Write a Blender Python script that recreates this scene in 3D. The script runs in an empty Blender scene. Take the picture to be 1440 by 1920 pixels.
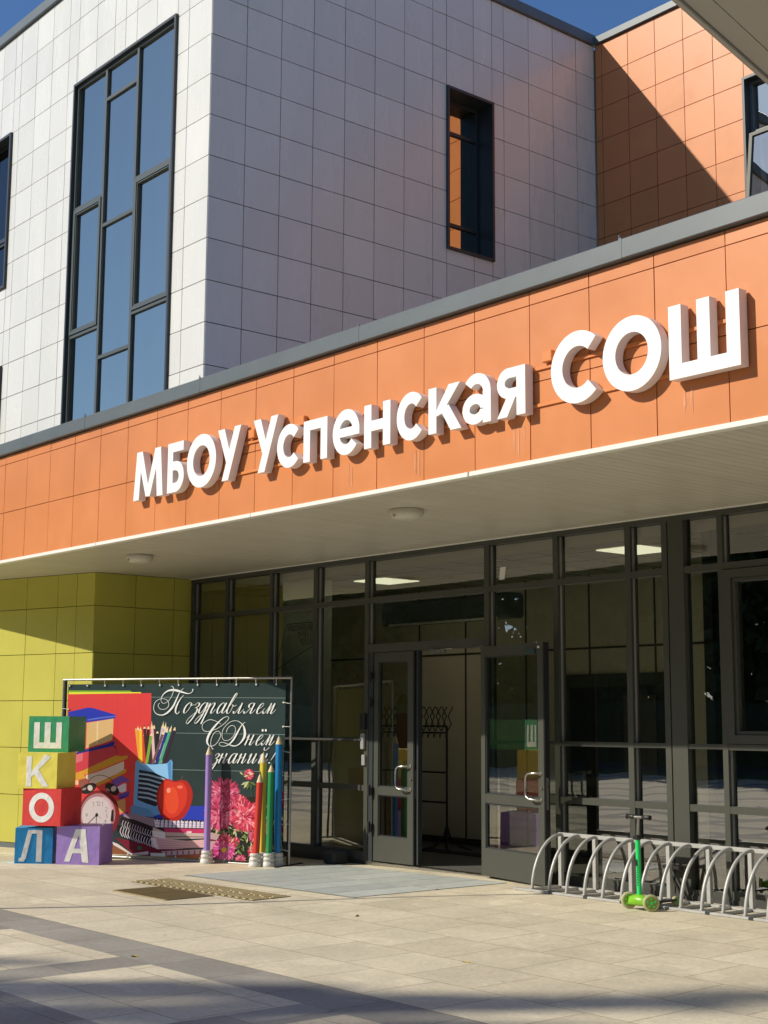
import bpy, math, random
import numpy as np
from mathutils import Vector, Matrix
from mathutils.geometry import delaunay_2d_cdt
random.seed(7)
SC = bpy.context.scene
COL = SC.collection
rad = math.radians

# ---------------------------------------------------------------- camera
yaw, pitch, roll, FPX = rad(-50.077), rad(8.4222), rad(0.31657), 2666.67
cy_, sy_, cp_, sp_ = math.cos(yaw), math.sin(yaw), math.cos(pitch), math.sin(pitch)
fw = Vector((sy_*cp_, cy_*cp_, sp_)); rt = Vector((cy_, -sy_, 0)); up = rt.cross(fw)
c_, s_ = math.cos(roll), math.sin(roll)
r2 = c_*rt + s_*up; u2 = -s_*rt + c_*up
CAM = Vector((0, 0, 1.56))
cd = bpy.data.cameras.new('camera'); cam = bpy.data.objects.new('camera', cd); COL.objects.link(cam)
cd.sensor_fit = 'HORIZONTAL'; cd.sensor_width = 36; cd.lens = FPX/1440*36
cd.clip_start = .05; cd.clip_end = 2000
cam.matrix_world = Matrix.Translation(CAM) @ Matrix((r2, u2, -fw)).transposed().to_4x4()
SC.camera = cam

# ---------------------------------------------------------------- sky, sun, exposure
SUN = Vector((-.545, -1.0, .757)).normalized()          # towards the sun
w = bpy.data.worlds.new('World'); SC.world = w; w.use_nodes = True
nt = w.node_tree; bg = nt.nodes['Background']
sk = nt.nodes.new('ShaderNodeTexSky'); sk.sky_type = 'NISHITA'; sk.sun_disc = False
sk.sun_elevation = math.asin(SUN.z); sk.sun_rotation = math.atan2(SUN.x, SUN.y)
sk.air_density = 1.0; sk.dust_density = .55; sk.ozone_density = 9; sk.altitude = 0
nt.links.new(sk.outputs[0], bg.inputs[0]); bg.inputs[1].default_value = .114
ld = bpy.data.lights.new('sun', 'SUN'); lo = bpy.data.objects.new('sun', ld); COL.objects.link(lo)
ld.energy = 4.3; ld.angle = rad(.5); ld.color = (1, .925, .78)
lo.rotation_euler = SUN.to_track_quat('Z', 'Y').to_euler(); lo.location = (-20, -40, 30)
SC.view_settings.view_transform = 'Standard'; SC.view_settings.look = 'None'
SC.view_settings.exposure = 0.09; SC.view_settings.gamma = 1
SC.cycles.max_bounces = 8; SC.cycles.glossy_bounces = 4; SC.cycles.transparent_max_bounces = 16
SC.cycles.use_denoising = True

# ---------------------------------------------------------------- helpers
def lin(c): return tuple(((v/255)/12.92 if v/255 <= .04045 else ((v/255+.055)/1.055)**2.4) for v in c)
def sm(t): t = min(1, max(0, t)); return t*t*(3-2*t)
def gz(x, y): return max(-.12, min(.036, .0145*(x+12)))*sm((y-6)/2.5)

def mat(name, col, rough=.5, metal=0, spec=.5, var=0, scale=8, bump=0, bscale=60, tone=False, emit=None, coat=0, stretch=None, rvar=0):
    m = bpy.data.materials.new(name); m.use_nodes = True; n = m.node_tree; L = n.links
    b = n.nodes['Principled BSDF']
    b.inputs['Base Color'].default_value = (*col, 1); b.inputs['Roughness'].default_value = rough
    b.inputs['Metallic'].default_value = metal; b.inputs['Specular IOR Level'].default_value = spec
    if coat: b.inputs['Coat Weight'].default_value = coat; b.inputs['Coat Roughness'].default_value = .08
    m.diffuse_color = (*col, 1)
    tc = n.nodes.new('ShaderNodeTexCoord'); src = tc.outputs['Object']
    if stretch:
        mp = n.nodes.new('ShaderNodeMapping'); mp.inputs['Scale'].default_value = stretch
        L.new(src, mp.inputs[0]); src = mp.outputs[0]
    cur = None
    if var or rvar:
        nz = n.nodes.new('ShaderNodeTexNoise'); nz.inputs['Scale'].default_value = scale
        nz.inputs['Detail'].default_value = 5; nz.inputs['Roughness'].default_value = .6
        L.new(src, nz.inputs['Vector'])
    if var:
        mr = n.nodes.new('ShaderNodeMapRange'); mr.inputs[1].default_value = .3; mr.inputs[2].default_value = .7
        mr.inputs[3].default_value = 1-var; mr.inputs[4].default_value = 1+var*.6
        L.new(nz.outputs[0], mr.inputs[0])
        mx = n.nodes.new('ShaderNodeVectorMath'); mx.operation = 'SCALE'
        mx.inputs[0].default_value = col; L.new(mr.outputs[0], mx.inputs['Scale']); cur = mx.outputs[0]
    if rvar:
        mr2 = n.nodes.new('ShaderNodeMapRange'); mr2.inputs[1].default_value = .3; mr2.inputs[2].default_value = .7
        mr2.inputs[3].default_value = rough-rvar; mr2.inputs[4].default_value = rough+rvar
        L.new(nz.outputs[0], mr2.inputs[0]); L.new(mr2.outputs[0], b.inputs['Roughness'])
    if tone:
        at = n.nodes.new('ShaderNodeAttribute'); at.attribute_name = 'tone'
        m2 = n.nodes.new('ShaderNodeVectorMath'); m2.operation = 'MULTIPLY'
        if cur: L.new(cur, m2.inputs[0])
        else: m2.inputs[0].default_value = col
        L.new(at.outputs['Color'], m2.inputs[1]); cur = m2.outputs[0]
    if cur: L.new(cur, b.inputs['Base Color'])
    if bump:
        n2 = n.nodes.new('ShaderNodeTexNoise'); n2.inputs['Scale'].default_value = bscale; n2.inputs['Detail'].default_value = 4
        L.new(src, n2.inputs['Vector'])
        bp = n.nodes.new('ShaderNodeBump'); bp.inputs['Strength'].default_value = bump; bp.inputs['Distance'].default_value = .02
        L.new(n2.outputs[0], bp.inputs['Height']); L.new(bp.outputs[0], b.inputs['Normal'])
    if emit:
        b.inputs['Emission Color'].default_value = (*emit[0], 1); b.inputs['Emission Strength'].default_value = emit[1]
    return m

def glassmat(name, tint, refl, rough=0.0, wob=0.0, ior=1.5, gcol=(.97, .97, .95)):
    m = bpy.data.materials.new(name); m.use_nodes = True; n = m.node_tree; L = n.links
    for k in list(n.nodes):
        if k.type == 'BSDF_PRINCIPLED': n.nodes.remove(k)
    out = [k for k in n.nodes if k.type == 'OUTPUT_MATERIAL'][0]
    tr = n.nodes.new('ShaderNodeBsdfTransparent'); tr.inputs[0].default_value = (*tint, 1)
    gl = n.nodes.new('ShaderNodeBsdfGlossy'); gl.inputs['Roughness'].default_value = rough
    gl.inputs[0].default_value = (*gcol, 1)
    fr = n.nodes.new('ShaderNodeFresnel'); fr.inputs[0].default_value = ior
    ad = n.nodes.new('ShaderNodeMath'); ad.operation = 'ADD'; ad.use_clamp = True; ad.inputs[1].default_value = refl
    mx = n.nodes.new('ShaderNodeMixShader')
    # a pane is modelled as a thin box: take the outside fresnel for both of its faces
    gm = n.nodes.new('ShaderNodeNewGeometry')
    L.new(fr.outputs[0], ad.inputs[0]); L.new(ad.outputs[0], mx.inputs[0]); L.new(tr.outputs[0], mx.inputs[1]); L.new(gl.outputs[0], mx.inputs[2])
    L.new(mx.outputs[0], out.inputs[0])
    if wob:
        tc = n.nodes.new('ShaderNodeTexCoord'); nz = n.nodes.new('ShaderNodeTexNoise'); nz.inputs['Scale'].default_value = 1.6; nz.inputs['Detail'].default_value = 1
        bp = n.nodes.new('ShaderNodeBump'); bp.inputs['Strength'].default_value = wob; bp.inputs['Distance'].default_value = .02
        L.new(tc.outputs['Object'], nz.inputs['Vector']); L.new(nz.outputs[0], bp.inputs['Height'])
        L.new(bp.outputs[0], gl.inputs['Normal'])
    return m

class MB:
    """collects faces; build() links them as one mesh object"""
    def __init__(s): s.v = []; s.f = []; s.t = []; s.m = []; s.sm = []
    def face(s, pts, tone=1.0, mi=0, smooth=False):
        k = len(s.v); s.v += [tuple(p) for p in pts]; s.f.append(tuple(range(k, k+len(pts)))); s.t.append(tone); s.m.append(mi); s.sm.append(smooth)
    def idx(s, verts, faces, tone=1.0, mi=0, smooth=False):
        k = len(s.v); s.v += [tuple(p) for p in verts]
        for f in faces: s.f.append(tuple(i+k for i in f)); s.t.append(tone); s.m.append(mi); s.sm.append(smooth)
    def hexa(s, c, tone=1.0, mi=0):     # 8 corners: bottom 0-3 ccw, top 4-7
        s.idx(c, [(3,2,1,0),(4,5,6,7),(0,1,5,4),(1,2,6,5),(2,3,7,6),(3,0,4,7)], tone, mi)
    def box(s, x0, x1, y0, y1, z0, z1, tone=1.0, mi=0, M=None):
        c = [Vector(p) for p in ((x0,y0,z0),(x1,y0,z0),(x1,y1,z0),(x0,y1,z0),(x0,y0,z1),(x1,y0,z1),(x1,y1,z1),(x0,y1,z1))]
        if M: c = [M @ p for p in c]
        s.hexa(c, tone, mi)
    def bbox(s, x0, x1, y0, y1, z0, z1, b=.006, M=None, mi=0):   # box with chamfered edges
        X, Y, Z = (x0, x1), (y0, y1), (z0, z1); vs = []; ix = {}
        for i in (0,1):
            for j in (0,1):
                for k in (0,1):
                    sx, sy, sz = (1-2*i)*b, (1-2*j)*b, (1-2*k)*b
                    for a, d in enumerate(((0,sy,sz),(sx,0,sz),(sx,sy,0))):
                        ix[i,j,k,a] = len(vs); p = Vector((X[i]+d[0], Y[j]+d[1], Z[k]+d[2])); vs.append(M @ p if M else p)
        fs = []
        for i in (0,1):
            q = [ix[i,0,0,0], ix[i,1,0,0], ix[i,1,1,0], ix[i,0,1,0]]; fs.append(q if i else q[::-1])
            q = [ix[0,i,0,1], ix[0,i,1,1], ix[1,i,1,1], ix[1,i,0,1]]; fs.append(q if i else q[::-1])
            q = [ix[0,0,i,2], ix[1,0,i,2], ix[1,1,i,2], ix[0,1,i,2]]; fs.append(q if i else q[::-1])
        for j in (0,1):
            for k in (0,1):
                q = [ix[0,j,k,1], ix[1,j,k,1], ix[1,j,k,2], ix[0,j,k,2]]; fs.append(q if (j+k) % 2 else q[::-1])
                q = [ix[j,0,k,0], ix[j,1,k,0], ix[j,1,k,2], ix[j,0,k,2]]; fs.append(q[::-1] if (j+k) % 2 else q)
                q = [ix[j,k,0,0], ix[j,k,1,0], ix[j,k,1,1], ix[j,k,0,1]]; fs.append(q if (j+k) % 2 else q[::-1])
        for i in (0,1):
            for j in (0,1):
                for k in (0,1):
                    q = [ix[i,j,k,0], ix[i,j,k,1], ix[i,j,k,2]]; fs.append(q[::-1] if (i+j+k) % 2 == 0 else q)
        s.idx(vs, fs, 1.0, mi)
    def tube(s, pts, r, n=10, cap=True, mi=0, smooth=True, tone=1.0):
        pts = [Vector(p) for p in pts]; rs = r if isinstance(r, (list, tuple)) else [r]*len(pts)
        rings = []; prev = None
        for i, p in enumerate(pts):
            d = (pts[min(i+1, len(pts)-1)] - pts[max(i-1, 0)]).normalized()
            if prev is None:
                a = Vector((0,0,1)) if abs(d.z) < .9 else Vector((1,0,0)); u = d.cross(a).normalized()
            else: u = (prev - d*prev.dot(d)).normalized()
            prev = u; v = d.cross(u)
            rings.append([p + rs[i]*(math.cos(2*math.pi*k/n)*u + math.sin(2*math.pi*k/n)*v) for k in range(n)])
        vs = [q for rg in rings for q in rg]; fs = []
        for i in range(len(rings)-1):
            for k in range(n): a = i*n+k; b = i*n+(k+1) % n; fs.append((a, b, b+n, a+n))
        s.idx(vs, fs, tone, mi, smooth)
        if cap: s.face(rings[0][::-1], tone, mi); s.face(rings[-1], tone, mi)
    def lathe(s, prof, cx, cy, n=32, mi=0, smooth=True):       # prof: (r, z) list bottom to top, vertical axis
        vs = []; fs = []
        for r, z in prof:
            for k in range(n): a = 2*math.pi*k/n; vs.append((cx+r*math.cos(a), cy+r*math.sin(a), z))
        for i in range(len(prof)-1):
            for k in range(n): a = i*n+k; b = i*n+(k+1) % n; fs.append((a, b, b+n, a+n))
        s.idx(vs, fs, 1.0, mi, smooth)
    def build(s, name, mats, parent=None, loc=None, bevel=0):
        me = bpy.data.meshes.new(name)
        org = Vector(loc) if loc is not None else Vector((0,0,0))
        me.from_pydata([Vector(v)-org for v in s.v], [], s.f)
        if not isinstance(mats, (list, tuple)): mats = [mats]
        for m in mats: me.materials.append(m)
        me.polygons.foreach_set('material_index', s.m); me.polygons.foreach_set('use_smooth', s.sm)
        if any(t != 1.0 for t in s.t):
            at = me.color_attributes.new('tone', 'FLOAT_COLOR', 'CORNER'); d = []
            for p, t in zip(me.polygons, s.t): d += [t, t, t, 1.0]*p.loop_total
            at.data.foreach_set('color', d)
        else:
            at = me.color_attributes.new('tone', 'FLOAT_COLOR', 'CORNER'); at.data.foreach_set('color', [1.0]*4*len(me.loops))
        me.update(); o = bpy.data.objects.new(name, me); COL.objects.link(o)
        if bevel:
            md = o.modifiers.new('edge', 'BEVEL'); md.width = bevel; md.segments = 2; md.limit_method = 'ANGLE'
        if parent is not None:
            o.parent = parent
            o.location = org - wloc(parent)
        else: o.location = org
        return o

WL = {}
def wloc(o):
    l = Vector(o.location); p = o.parent
    while p: l = l + Vector(p.location); p = p.parent
    return l
def thing(name, label, cat, loc=(0,0,0), group=None):
    o = bpy.data.objects.new(name, None); COL.objects.link(o); o.location = loc; o.empty_display_size = .2
    o['label'] = label; o['category'] = cat
    if group: o['group'] = group
    return o
def tag(o, label, cat, group=None):
    o['label'] = label; o['category'] = cat
    if group: o['group'] = group
    return o
def struct(o, label=None): o['kind'] = 'structure'; return o

def fill2d(polys, holes=()):
    """union of polygons minus holes -> verts, tris (2-D)"""
    vs = []; fs = []
    for p in list(polys)+list(holes):
        if sum(p[i-1][0]*p[i][1]-p[i][0]*p[i-1][1] for i in range(len(p))) < 0: p = p[::-1]
        k = len(vs); vs += [Vector((float(a), float(b))) for a, b in p]; fs.append(list(range(k, k+len(p))))
    ov, oe, of, _, _, orig = delaunay_2d_cdt(vs, [], fs, 1, 1e-6)
    np_ = len(polys); out = []
    for f, o in zip(of, orig):
        if not o: continue
        if any(i >= np_ for i in o): continue
        # triangulate as given (faces from mode 2 are triangles)
        out.append(tuple(f))
    return ov, out
def extrude(mb, polys, holes, P, d0, d1, mi=0, tone=1.0):
    """extrude a 2-D union between depth d0 (back) and d1 (front); P(u,v,w)->3-D"""
    vs, tr = fill2d(polys, holes)
    fr = [P(v.x, v.y, d1) for v in vs]; bk = [P(v.x, v.y, d0) for v in vs]
    mb.idx(fr, tr, tone, mi); mb.idx(bk, [t[::-1] for t in tr], tone, mi)
    cnt = {}
    for t in tr:
        for i in range(len(t)):
            a, b = t[i], t[(i+1) % len(t)]; cnt[(a, b)] = 1
    for (a, b) in cnt:
        if (b, a) not in cnt: mb.face([fr[b], fr[a], bk[a], bk[b]], tone, mi)

def rsub(r, o):
    """rect minus rect -> rects"""
    x0, x1, z0, z1 = r; a0, a1, b0, b1 = o
    if a0 >= x1 or a1 <= x0 or b0 >= z1 or b1 <= z0: return [r]
    out = []
    if a0 > x0: out.append((x0, a0, z0, z1))
    if a1 < x1: out.append((a1, x1, z0, z1))
    m0, m1 = max(x0, a0), min(x1, a1)
    if b0 > z0: out.append((m0, m1, z0, b0))
    if b1 < z1: out.append((m0, m1, b1, z1))
    return out
def panel_wall(mb, P, us, vs, openings=(), gap=.008, th=.02, tv=.045, jit=.0011):
    for i in range(len(us)-1):
        for j in range(len(vs)-1):
            tn = 1 + random.uniform(-tv, tv); tx = random.uniform(-1, 1)*jit; tz = random.uniform(-1, 1)*jit
            rs = [(us[i], us[i+1], vs[j], vs[j+1])]
            for o in openings:
                n = []
                for r in rs: n += rsub(r, o)
                rs = n
            for (a, b, c, d) in rs:
                if b-a < .03 or d-c < .03: continue
                g = gap/2
                def w_(u, v): return jit + ((u-us[i])/(us[i+1]-us[i])*2-1)*tx + ((v-vs[j])/(vs[j+1]-vs[j])*2-1)*tz
                q = [(a+g, c+g), (b-g, c+g), (b-g, d-g), (a+g, d-g)]
                F = [P(u, v, w_(u, v)) for u, v in q]; K = [P(u, v, -th) for u, v in q]
                mb.face(F, tn); mb.face([K[3], K[2], K[1], K[0]], tn)
                for k in range(4): l = (k+1) % 4; mb.face([F[l], F[k], K[k], K[l]], tn)
def backing(mb, P, u0, u1, v0, v1, openings, w=-.022, mi=0):
    rs = [(u0, u1, v0, v1)]
    for o in openings:
        n = []
        for r in rs: n += rsub(r, o)
        rs = n
    for (a, b, c, d) in rs: mb.face([P(a, c, w), P(b, c, w), P(b, d, w), P(a, d, w)], 1, mi)

# ---------------------------------------------------------------- materials
WHITE = (.74, .73, .67)
m_white = mat('white_cladding', WHITE, .27, var=.035, scale=2.2, tone=True, spec=.6, stretch=(1, 1, .25), rvar=.05)
m_orange = mat('orange_cladding', (.66, .24, .082), .38, rvar=.07, var=.06, scale=1.8, tone=True, spec=.4)
m_green = mat('olive_cladding', (.52, .49, .085), .45, var=.06, scale=1.5, tone=True, spec=.35)
m_gapdark = mat('dark_joint_backing', (.03, .028, .026), .8)  # dark sheet behind the open panel joints
m_gaporange = mat('orange_joint_backing', (.10, .035, .015), .8)
m_coping = mat('grey_sheet_metal', (.115, .135, .14), .42, metal=.0, var=.12, scale=2.5, spec=.6)
m_trim = mat('white_trim', (.80, .79, .72), .5)
m_soffit = mat('white_soffit_slats', (.60, .56, .47), .42, var=.06, scale=3, stretch=(6, .6, 1), spec=.4)
m_frame = mat('dark_grey_aluminium', (.066, .069, .056), .45, var=.06, scale=4, spec=.3)
m_frame2 = mat('dark_window_bezel', (.035, .042, .044), .4, spec=.5)
m_black = mat('black_plastic', (.012, .012, .012), .45)
m_steel = mat('brushed_steel', (.45, .44, .40), .3, metal=1.0, rvar=.08, scale=20)
m_galv = mat('galvanised_grey_paint', (.47, .47, .45), .5, metal=.3, var=.12, scale=14, bump=.1)
m_lettwhite = mat('white_acrylic', (.90, .89, .86), .45)
m_lettside = mat('white_letter_return', (.80, .77, .75), .5)
m_glass = glassmat('clear_dark_glass', (.64, .67, .58), .17, wob=.07, ior=1.6)
m_glassdark = glassmat('dark_window_glass', (.12, .14, .16), .0)  # darker tint and no extra reflection, for the left-hand windows
m_glassup = glassmat('window_glass', (.42, .48, .48), .46, wob=.10, gcol=(1, .93, .76))

# ---------------------------------------------------------------- ground
def ground_material():
    m = bpy.data.materials.new('concrete_slab_paving'); m.use_nodes = True; n = m.node_tree; L = n.links
    b = n.nodes['Principled BSDF']; b.inputs['Specular IOR Level'].default_value = .25
    tc = n.nodes.new('ShaderNodeTexCoord'); sp = n.nodes.new('ShaderNodeSeparateXYZ'); L.new(tc.outputs['Object'], sp.inputs[0])
    def M(op, a, b_=None, c=None, clamp=False):
        k = n.nodes.new('ShaderNodeMath'); k.operation = op; k.use_clamp = clamp
        for i, q in enumerate((a, b_, c)):
            if q is None: continue
            if hasattr(q, 'is_linked'): L.new(q, k.inputs[i])
            else: k.inputs[i].default_value = q
        return k.outputs[0]
    X, Y = sp.outputs[0], sp.outputs[1]
    def brick(w, h, ox, oy, c1, c2, mort, size, off=.5, vec=None):
        mp = n.nodes.new('ShaderNodeMapping'); mp.inputs['Location'].default_value = (ox, oy, 0); L.new(tc.outputs['Object'], mp.inputs[0])
        t = n.nodes.new('ShaderNodeTexBrick'); t.offset = off; t.offset_frequency = 2; t.squash = 1
        t.inputs['Color1'].default_value = (*c1, 1); t.inputs['Color2'].default_value = (*c2, 1); t.inputs['Mortar'].default_value = (*mort, 1)
        t.inputs['Scale'].default_value = 1; t.inputs['Mortar Size'].default_value = size; t.inputs['Mortar Smooth'].default_value = .3
        t.inputs['Brick Width'].default_value = w; t.inputs['Row Height'].default_value = h; t.inputs['Bias'].default_value = 0
        L.new(mp.outputs[0], t.inputs['Vector']); return t
    A = brick(.605, .612, .33, -5.42+.612*20, (.65, .57, .42), (.74, .66, .49), (.40, .33, .22), .0055)
    D = brick(.62, .43, .2, -4.985+.43*20, (.29, .27, .235), (.39, .365, .315), (.17, .15, .125), .004, 0.0)
    E = brick(.385, .60, 8.68, .35+.6*20, (.29, .27, .235), (.39, .365, .315), (.17, .15, .125), .004, 0.0)
    # bands
    def band(v, a, b2): return M('MULTIPLY', M('GREATER_THAN', v, a), M('LESS_THAN', v, b2))
    bx = M('MAXIMUM', band(Y, 4.985, 5.415), M('MAXIMUM', band(Y, 3.40, 3.83), M('MAXIMUM', band(Y, 1.8, 2.23), band(Y, .2, .63))))
    fx = M('FLOORED_MODULO', M('ADD', X, 8.68), 2.035)
    by = M('MULTIPLY', M('LESS_THAN', fx, .385), M('LESS_THAN', Y, 4.99))
    m1 = n.nodes.new('ShaderNodeMix'); m1.data_type = 'RGBA'; L.new(by, m1.inputs[0]); L.new(A.outputs[0], m1.inputs[6]); L.new(E.outputs[0], m1.inputs[7])
    m2 = n.nodes.new('ShaderNodeMix'); m2.data_type = 'RGBA'; L.new(bx, m2.inputs[0]); L.new(m1.outputs[2], m2.inputs[6]); L.new(D.outputs[0], m2.inputs[7])
    # stains and grain
    nz = n.nodes.new('ShaderNodeTexNoise'); nz.inputs['Scale'].default_value = 1.3; nz.inputs['Detail'].default_value = 8; nz.inputs['Roughness'].default_value = .65
    L.new(tc.outputs['Object'], nz.inputs['Vector'])
    r1 = n.nodes.new('ShaderNodeMapRange'); r1.inputs[1].default_value = .3; r1.inputs[2].default_value = .72; r1.inputs[3].default_value = .83; r1.inputs[4].default_value = 1.10
    L.new(nz.outputs[0], r1.inputs[0])
    ns = n.nodes.new('ShaderNodeTexNoise'); ns.inputs['Scale'].default_value = 90; ns.inputs['Detail'].default_value = 3; L.new(tc.outputs['Object'], ns.inputs['Vector'])
    r2_ = n.nodes.new('ShaderNodeMapRange'); r2_.inputs[1].default_value = .3; r2_.inputs[2].default_value = .7; r2_.inputs[3].default_value = .93; r2_.inputs[4].default_value = 1.05
    L.new(ns.outputs[0], r2_.inputs[0])
    # pale scuffs: thin sharp noise
    nv = n.nodes.new('ShaderNodeTexNoise'); nv.inputs['Scale'].default_value = 2.6; nv.inputs['Detail'].default_value = 10; nv.inputs['Distortion'].default_value = 1.2
    L.new(tc.outputs['Object'], nv.inputs['Vector'])
    r3 = n.nodes.new('ShaderNodeMapRange'); r3.inputs[1].default_value = .56; r3.inputs[2].default_value = .72; r3.inputs[3].default_value = 1; r3.inputs[4].default_value = 1.14
    L.new(nv.outputs[0], r3.inputs[0])
    vo = n.nodes.new('ShaderNodeTexVoronoi'); vo.inputs['Scale'].default_value = 2.3; L.new(tc.outputs['Object'], vo.inputs['Vector'])
    r4 = n.nodes.new('ShaderNodeMapRange'); r4.inputs[1].default_value = .025; r4.inputs[2].default_value = .045; r4.inputs[3].default_value = .62; r4.inputs[4].default_value = 1
    L.new(vo.outputs['Distance'], r4.inputs[0])
    n5 = n.nodes.new('ShaderNodeTexNoise'); n5.inputs['Scale'].default_value = 24; n5.inputs['Detail'].default_value = 6; n5.inputs['Roughness'].default_value = .7; L.new(tc.outputs['Object'], n5.inputs['Vector'])
    r5 = n.nodes.new('ShaderNodeMapRange'); r5.inputs[1].default_value = .28; r5.inputs[2].default_value = .6; r5.inputs[3].default_value = .84; r5.inputs[4].default_value = 1.04; L.new(n5.outputs[0], r5.inputs[0])
    t0 = M('MULTIPLY', r4.outputs[0], r5.outputs[0])
    t1 = M('MULTIPLY', M('MULTIPLY', M('MULTIPLY', t0, r1.outputs[0]), r2_.outputs[0]), r3.outputs[0])
    vm = n.nodes.new('ShaderNodeVectorMath'); vm.operation = 'SCALE'; L.new(m2.outputs[2], vm.inputs[0]); L.new(t1, vm.inputs['Scale'])
    L.new(vm.outputs[0], b.inputs['Base Color'])
    rr = n.nodes.new('ShaderNodeMapRange'); rr.inputs[3].default_value = .55; rr.inputs[4].default_value = .85; L.new(nz.outputs[0], rr.inputs[0]); L.new(rr.outputs[0], b.inputs['Roughness'])
    # bump: grain + joints
    mf = n.nodes.new('ShaderNodeMix'); mf.data_type = 'FLOAT'; L.new(bx, mf.inputs[0]); L.new(A.outputs[1], mf.inputs[2]); L.new(D.outputs[1], mf.inputs[3])
    h = M('SUBTRACT', M('MULTIPLY', ns.outputs[0], .12), mf.outputs[0])
    bp = n.nodes.new('ShaderNodeBump'); bp.inputs['Strength'].default_value = .5; bp.inputs['Distance'].default_value = .006
    L.new(h, bp.inputs['Height']); L.new(bp.outputs[0], b.inputs['Normal'])
    return m
xs = [-400, -150, -60, -30, -24] + [-22+.5*i for i in range(41)] + [0, 4, 10, 30, 100, 400]
ys = [-400, -150, -60, -18.5] + [-16, -8, 0, 3] + [5+.25*i for i in range(25)] + [12, 14, 20, 40, 150, 500]
g = MB(); vs = [(x, y, gz(x, y)) for y in ys for x in xs]; nx = len(xs)
g.idx(vs, [(j*nx+i, j*nx+i+1, (j+1)*nx+i+1, (j+1)*nx+i) for j in range(len(ys)-1) for i in range(nx-1)], smooth=True)
struct(g.build('pavement', ground_material()))
def gpt(x, y, dz=0): return Vector((x, y, gz(x, y)+dz))
# lawn and road behind the photographer (seen in the glass only)
m_grass = mat('lawn', (.07, .13, .025), .9, var=.4, scale=3, bump=.6)
q = MB(); q.face([(-90, -60, .004), (60, -60, .004), (60, -14, .004), (-90, -14, .004)])
struct(q.build('lawn', m_grass))
m_asph = mat('asphalt', (.06, .06, .06), .9, var=.15, scale=30)
q = MB(); q.face([(-90, -23, .008), (60, -23, .008), (60, -17, .008), (-90, -17, .008)])
struct(q.build('road', m_asph))

# grey tactile paving field in front of the door, laid as a sheet on the slabs
def drape(x0, x1, y0, y1, dz, step=.25):
    mb = MB(); nx_ = max(1, round((x1-x0)/step)); ny_ = max(1, round((y1-y0)/step))
    v = [gpt(x0+(x1-x0)*i/nx_, y0+(y1-y0)*j/ny_, dz) for j in range(ny_+1) for i in range(nx_+1)]
    mb.idx(v, [(j*(nx_+1)+i, j*(nx_+1)+i+1, (j+1)*(nx_+1)+i+1, (j+1)*(nx_+1)+i) for j in range(ny_) for i in range(nx_)]); return mb
def greyslab_material():
    m = bpy.data.materials.new('blue_grey_granite_slabs'); m.use_nodes = True; n = m.node_tree; L = n.links
    b = n.nodes['Principled BSDF']; b.inputs['Roughness'].default_value = .6
    tc = n.nodes.new('ShaderNodeTexCoord'); mp = n.nodes.new('ShaderNodeMapping'); mp.inputs['Location'].default_value = (12.87, -8.1, 0)
    L.new(tc.outputs['Object'], mp.inputs[0])
    t = n.nodes.new('ShaderNodeTexBrick'); t.offset = 0
    t.inputs['Color1'].default_value = (.42, .445, .42, 1); t.inputs['Color2'].default_value = (.56, .585, .54, 1); t.inputs['Mortar'].default_value = (.09, .09, .085, 1)
    t.inputs['Scale'].default_value = 1; t.inputs['Mortar Size'].default_value = .006; t.inputs['Brick Width'].default_value = .4; t.inputs['Row Height'].default_value = 1.0
    L.new(mp.outputs[0], t.inputs['Vector'])
    nz = n.nodes.new('ShaderNodeTexNoise'); nz.inputs['Scale'].default_value = 7; nz.inputs['Detail'].default_value = 6; L.new(tc.outputs['Object'], nz.inputs['Vector'])
    r1 = n.nodes.new('ShaderNodeMapRange'); r1.inputs[3].default_value = .75; r1.inputs[4].default_value = 1.25; L.new(nz.outputs[0], r1.inputs[0])
    vm = n.nodes.new('ShaderNodeVectorMath'); vm.operation = 'SCALE'; L.new(t.outputs[0], vm.inputs[0]); L.new(r1.outputs[0], vm.inputs['Scale']); L.new(vm.outputs[0], b.inputs['Base Color'])
    return m
mb = drape(-12.87, -10.07, 8.1, 10.02, .004)
struct(mb.build('grey_paving_field', greyslab_material()))
m_stud = mat('pale_stone_studs', (.55, .54, .48), .6)
mb = MB()
for yy in (9.1,):
    for i in range(92):
        x = -12.82+i*.03; p = gpt(x, yy, .005); mb.box(x-.009, x+.009, yy-.009, yy+.009, p.z, p.z+.004)
for i in range(60):
    for xx in ():
        pass
for i in range(92):
    for yy in (8.12, 10.0):
        x = -12.82+i*.03; p = gpt(x, yy, .005); mb.box(x-.007, x+.007, yy-.007, yy+.007, p.z, p.z+.003)
struct(mb.build('stud_line', m_stud))

# brass tactile strips set in front of the field
m_brass = mat('worn_brass', (.62, .50, .26), .45, metal=.0, var=.2, scale=14)
m_brassdk = mat('dark_bronze_plate', (.14, .11, .035), .5, metal=.3, var=.25, scale=9)
st = thing('tactile_strip', 'yellow ribbed tactile strip let into the beige paving before the door', 'tactile strip', gpt(-11.57, 7.55))
mb = MB()
k = 0
x = -12.6
while x < -10.56:
    ln = .34 if k % 3 else .43
    y0 = 7.34 + (.0 if k % 2 else .02)
    for (a, b) in ((y0, y0+ln*.52), (y0+ln*.52+.02, 7.76)):
        z0 = gz(x, a)+.004; mb.bbox(x, x+.026, a, b, z0, z0+.009, .003)
    x += .055; k += 1
mb.build('rib', m_brass, st)
mb = drape(-12.62, -10.55, 7.33, 7.77, .003, .2); mb.build('base_plate', mat('dull_ochre_base', (.36, .29, .16), .6, var=.15), st)
st = thing('drain_grate', 'dark bronze grate plate with a toothed edge beside the ribbed strip', 'grate', gpt(-11.53, 7.05))
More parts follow.
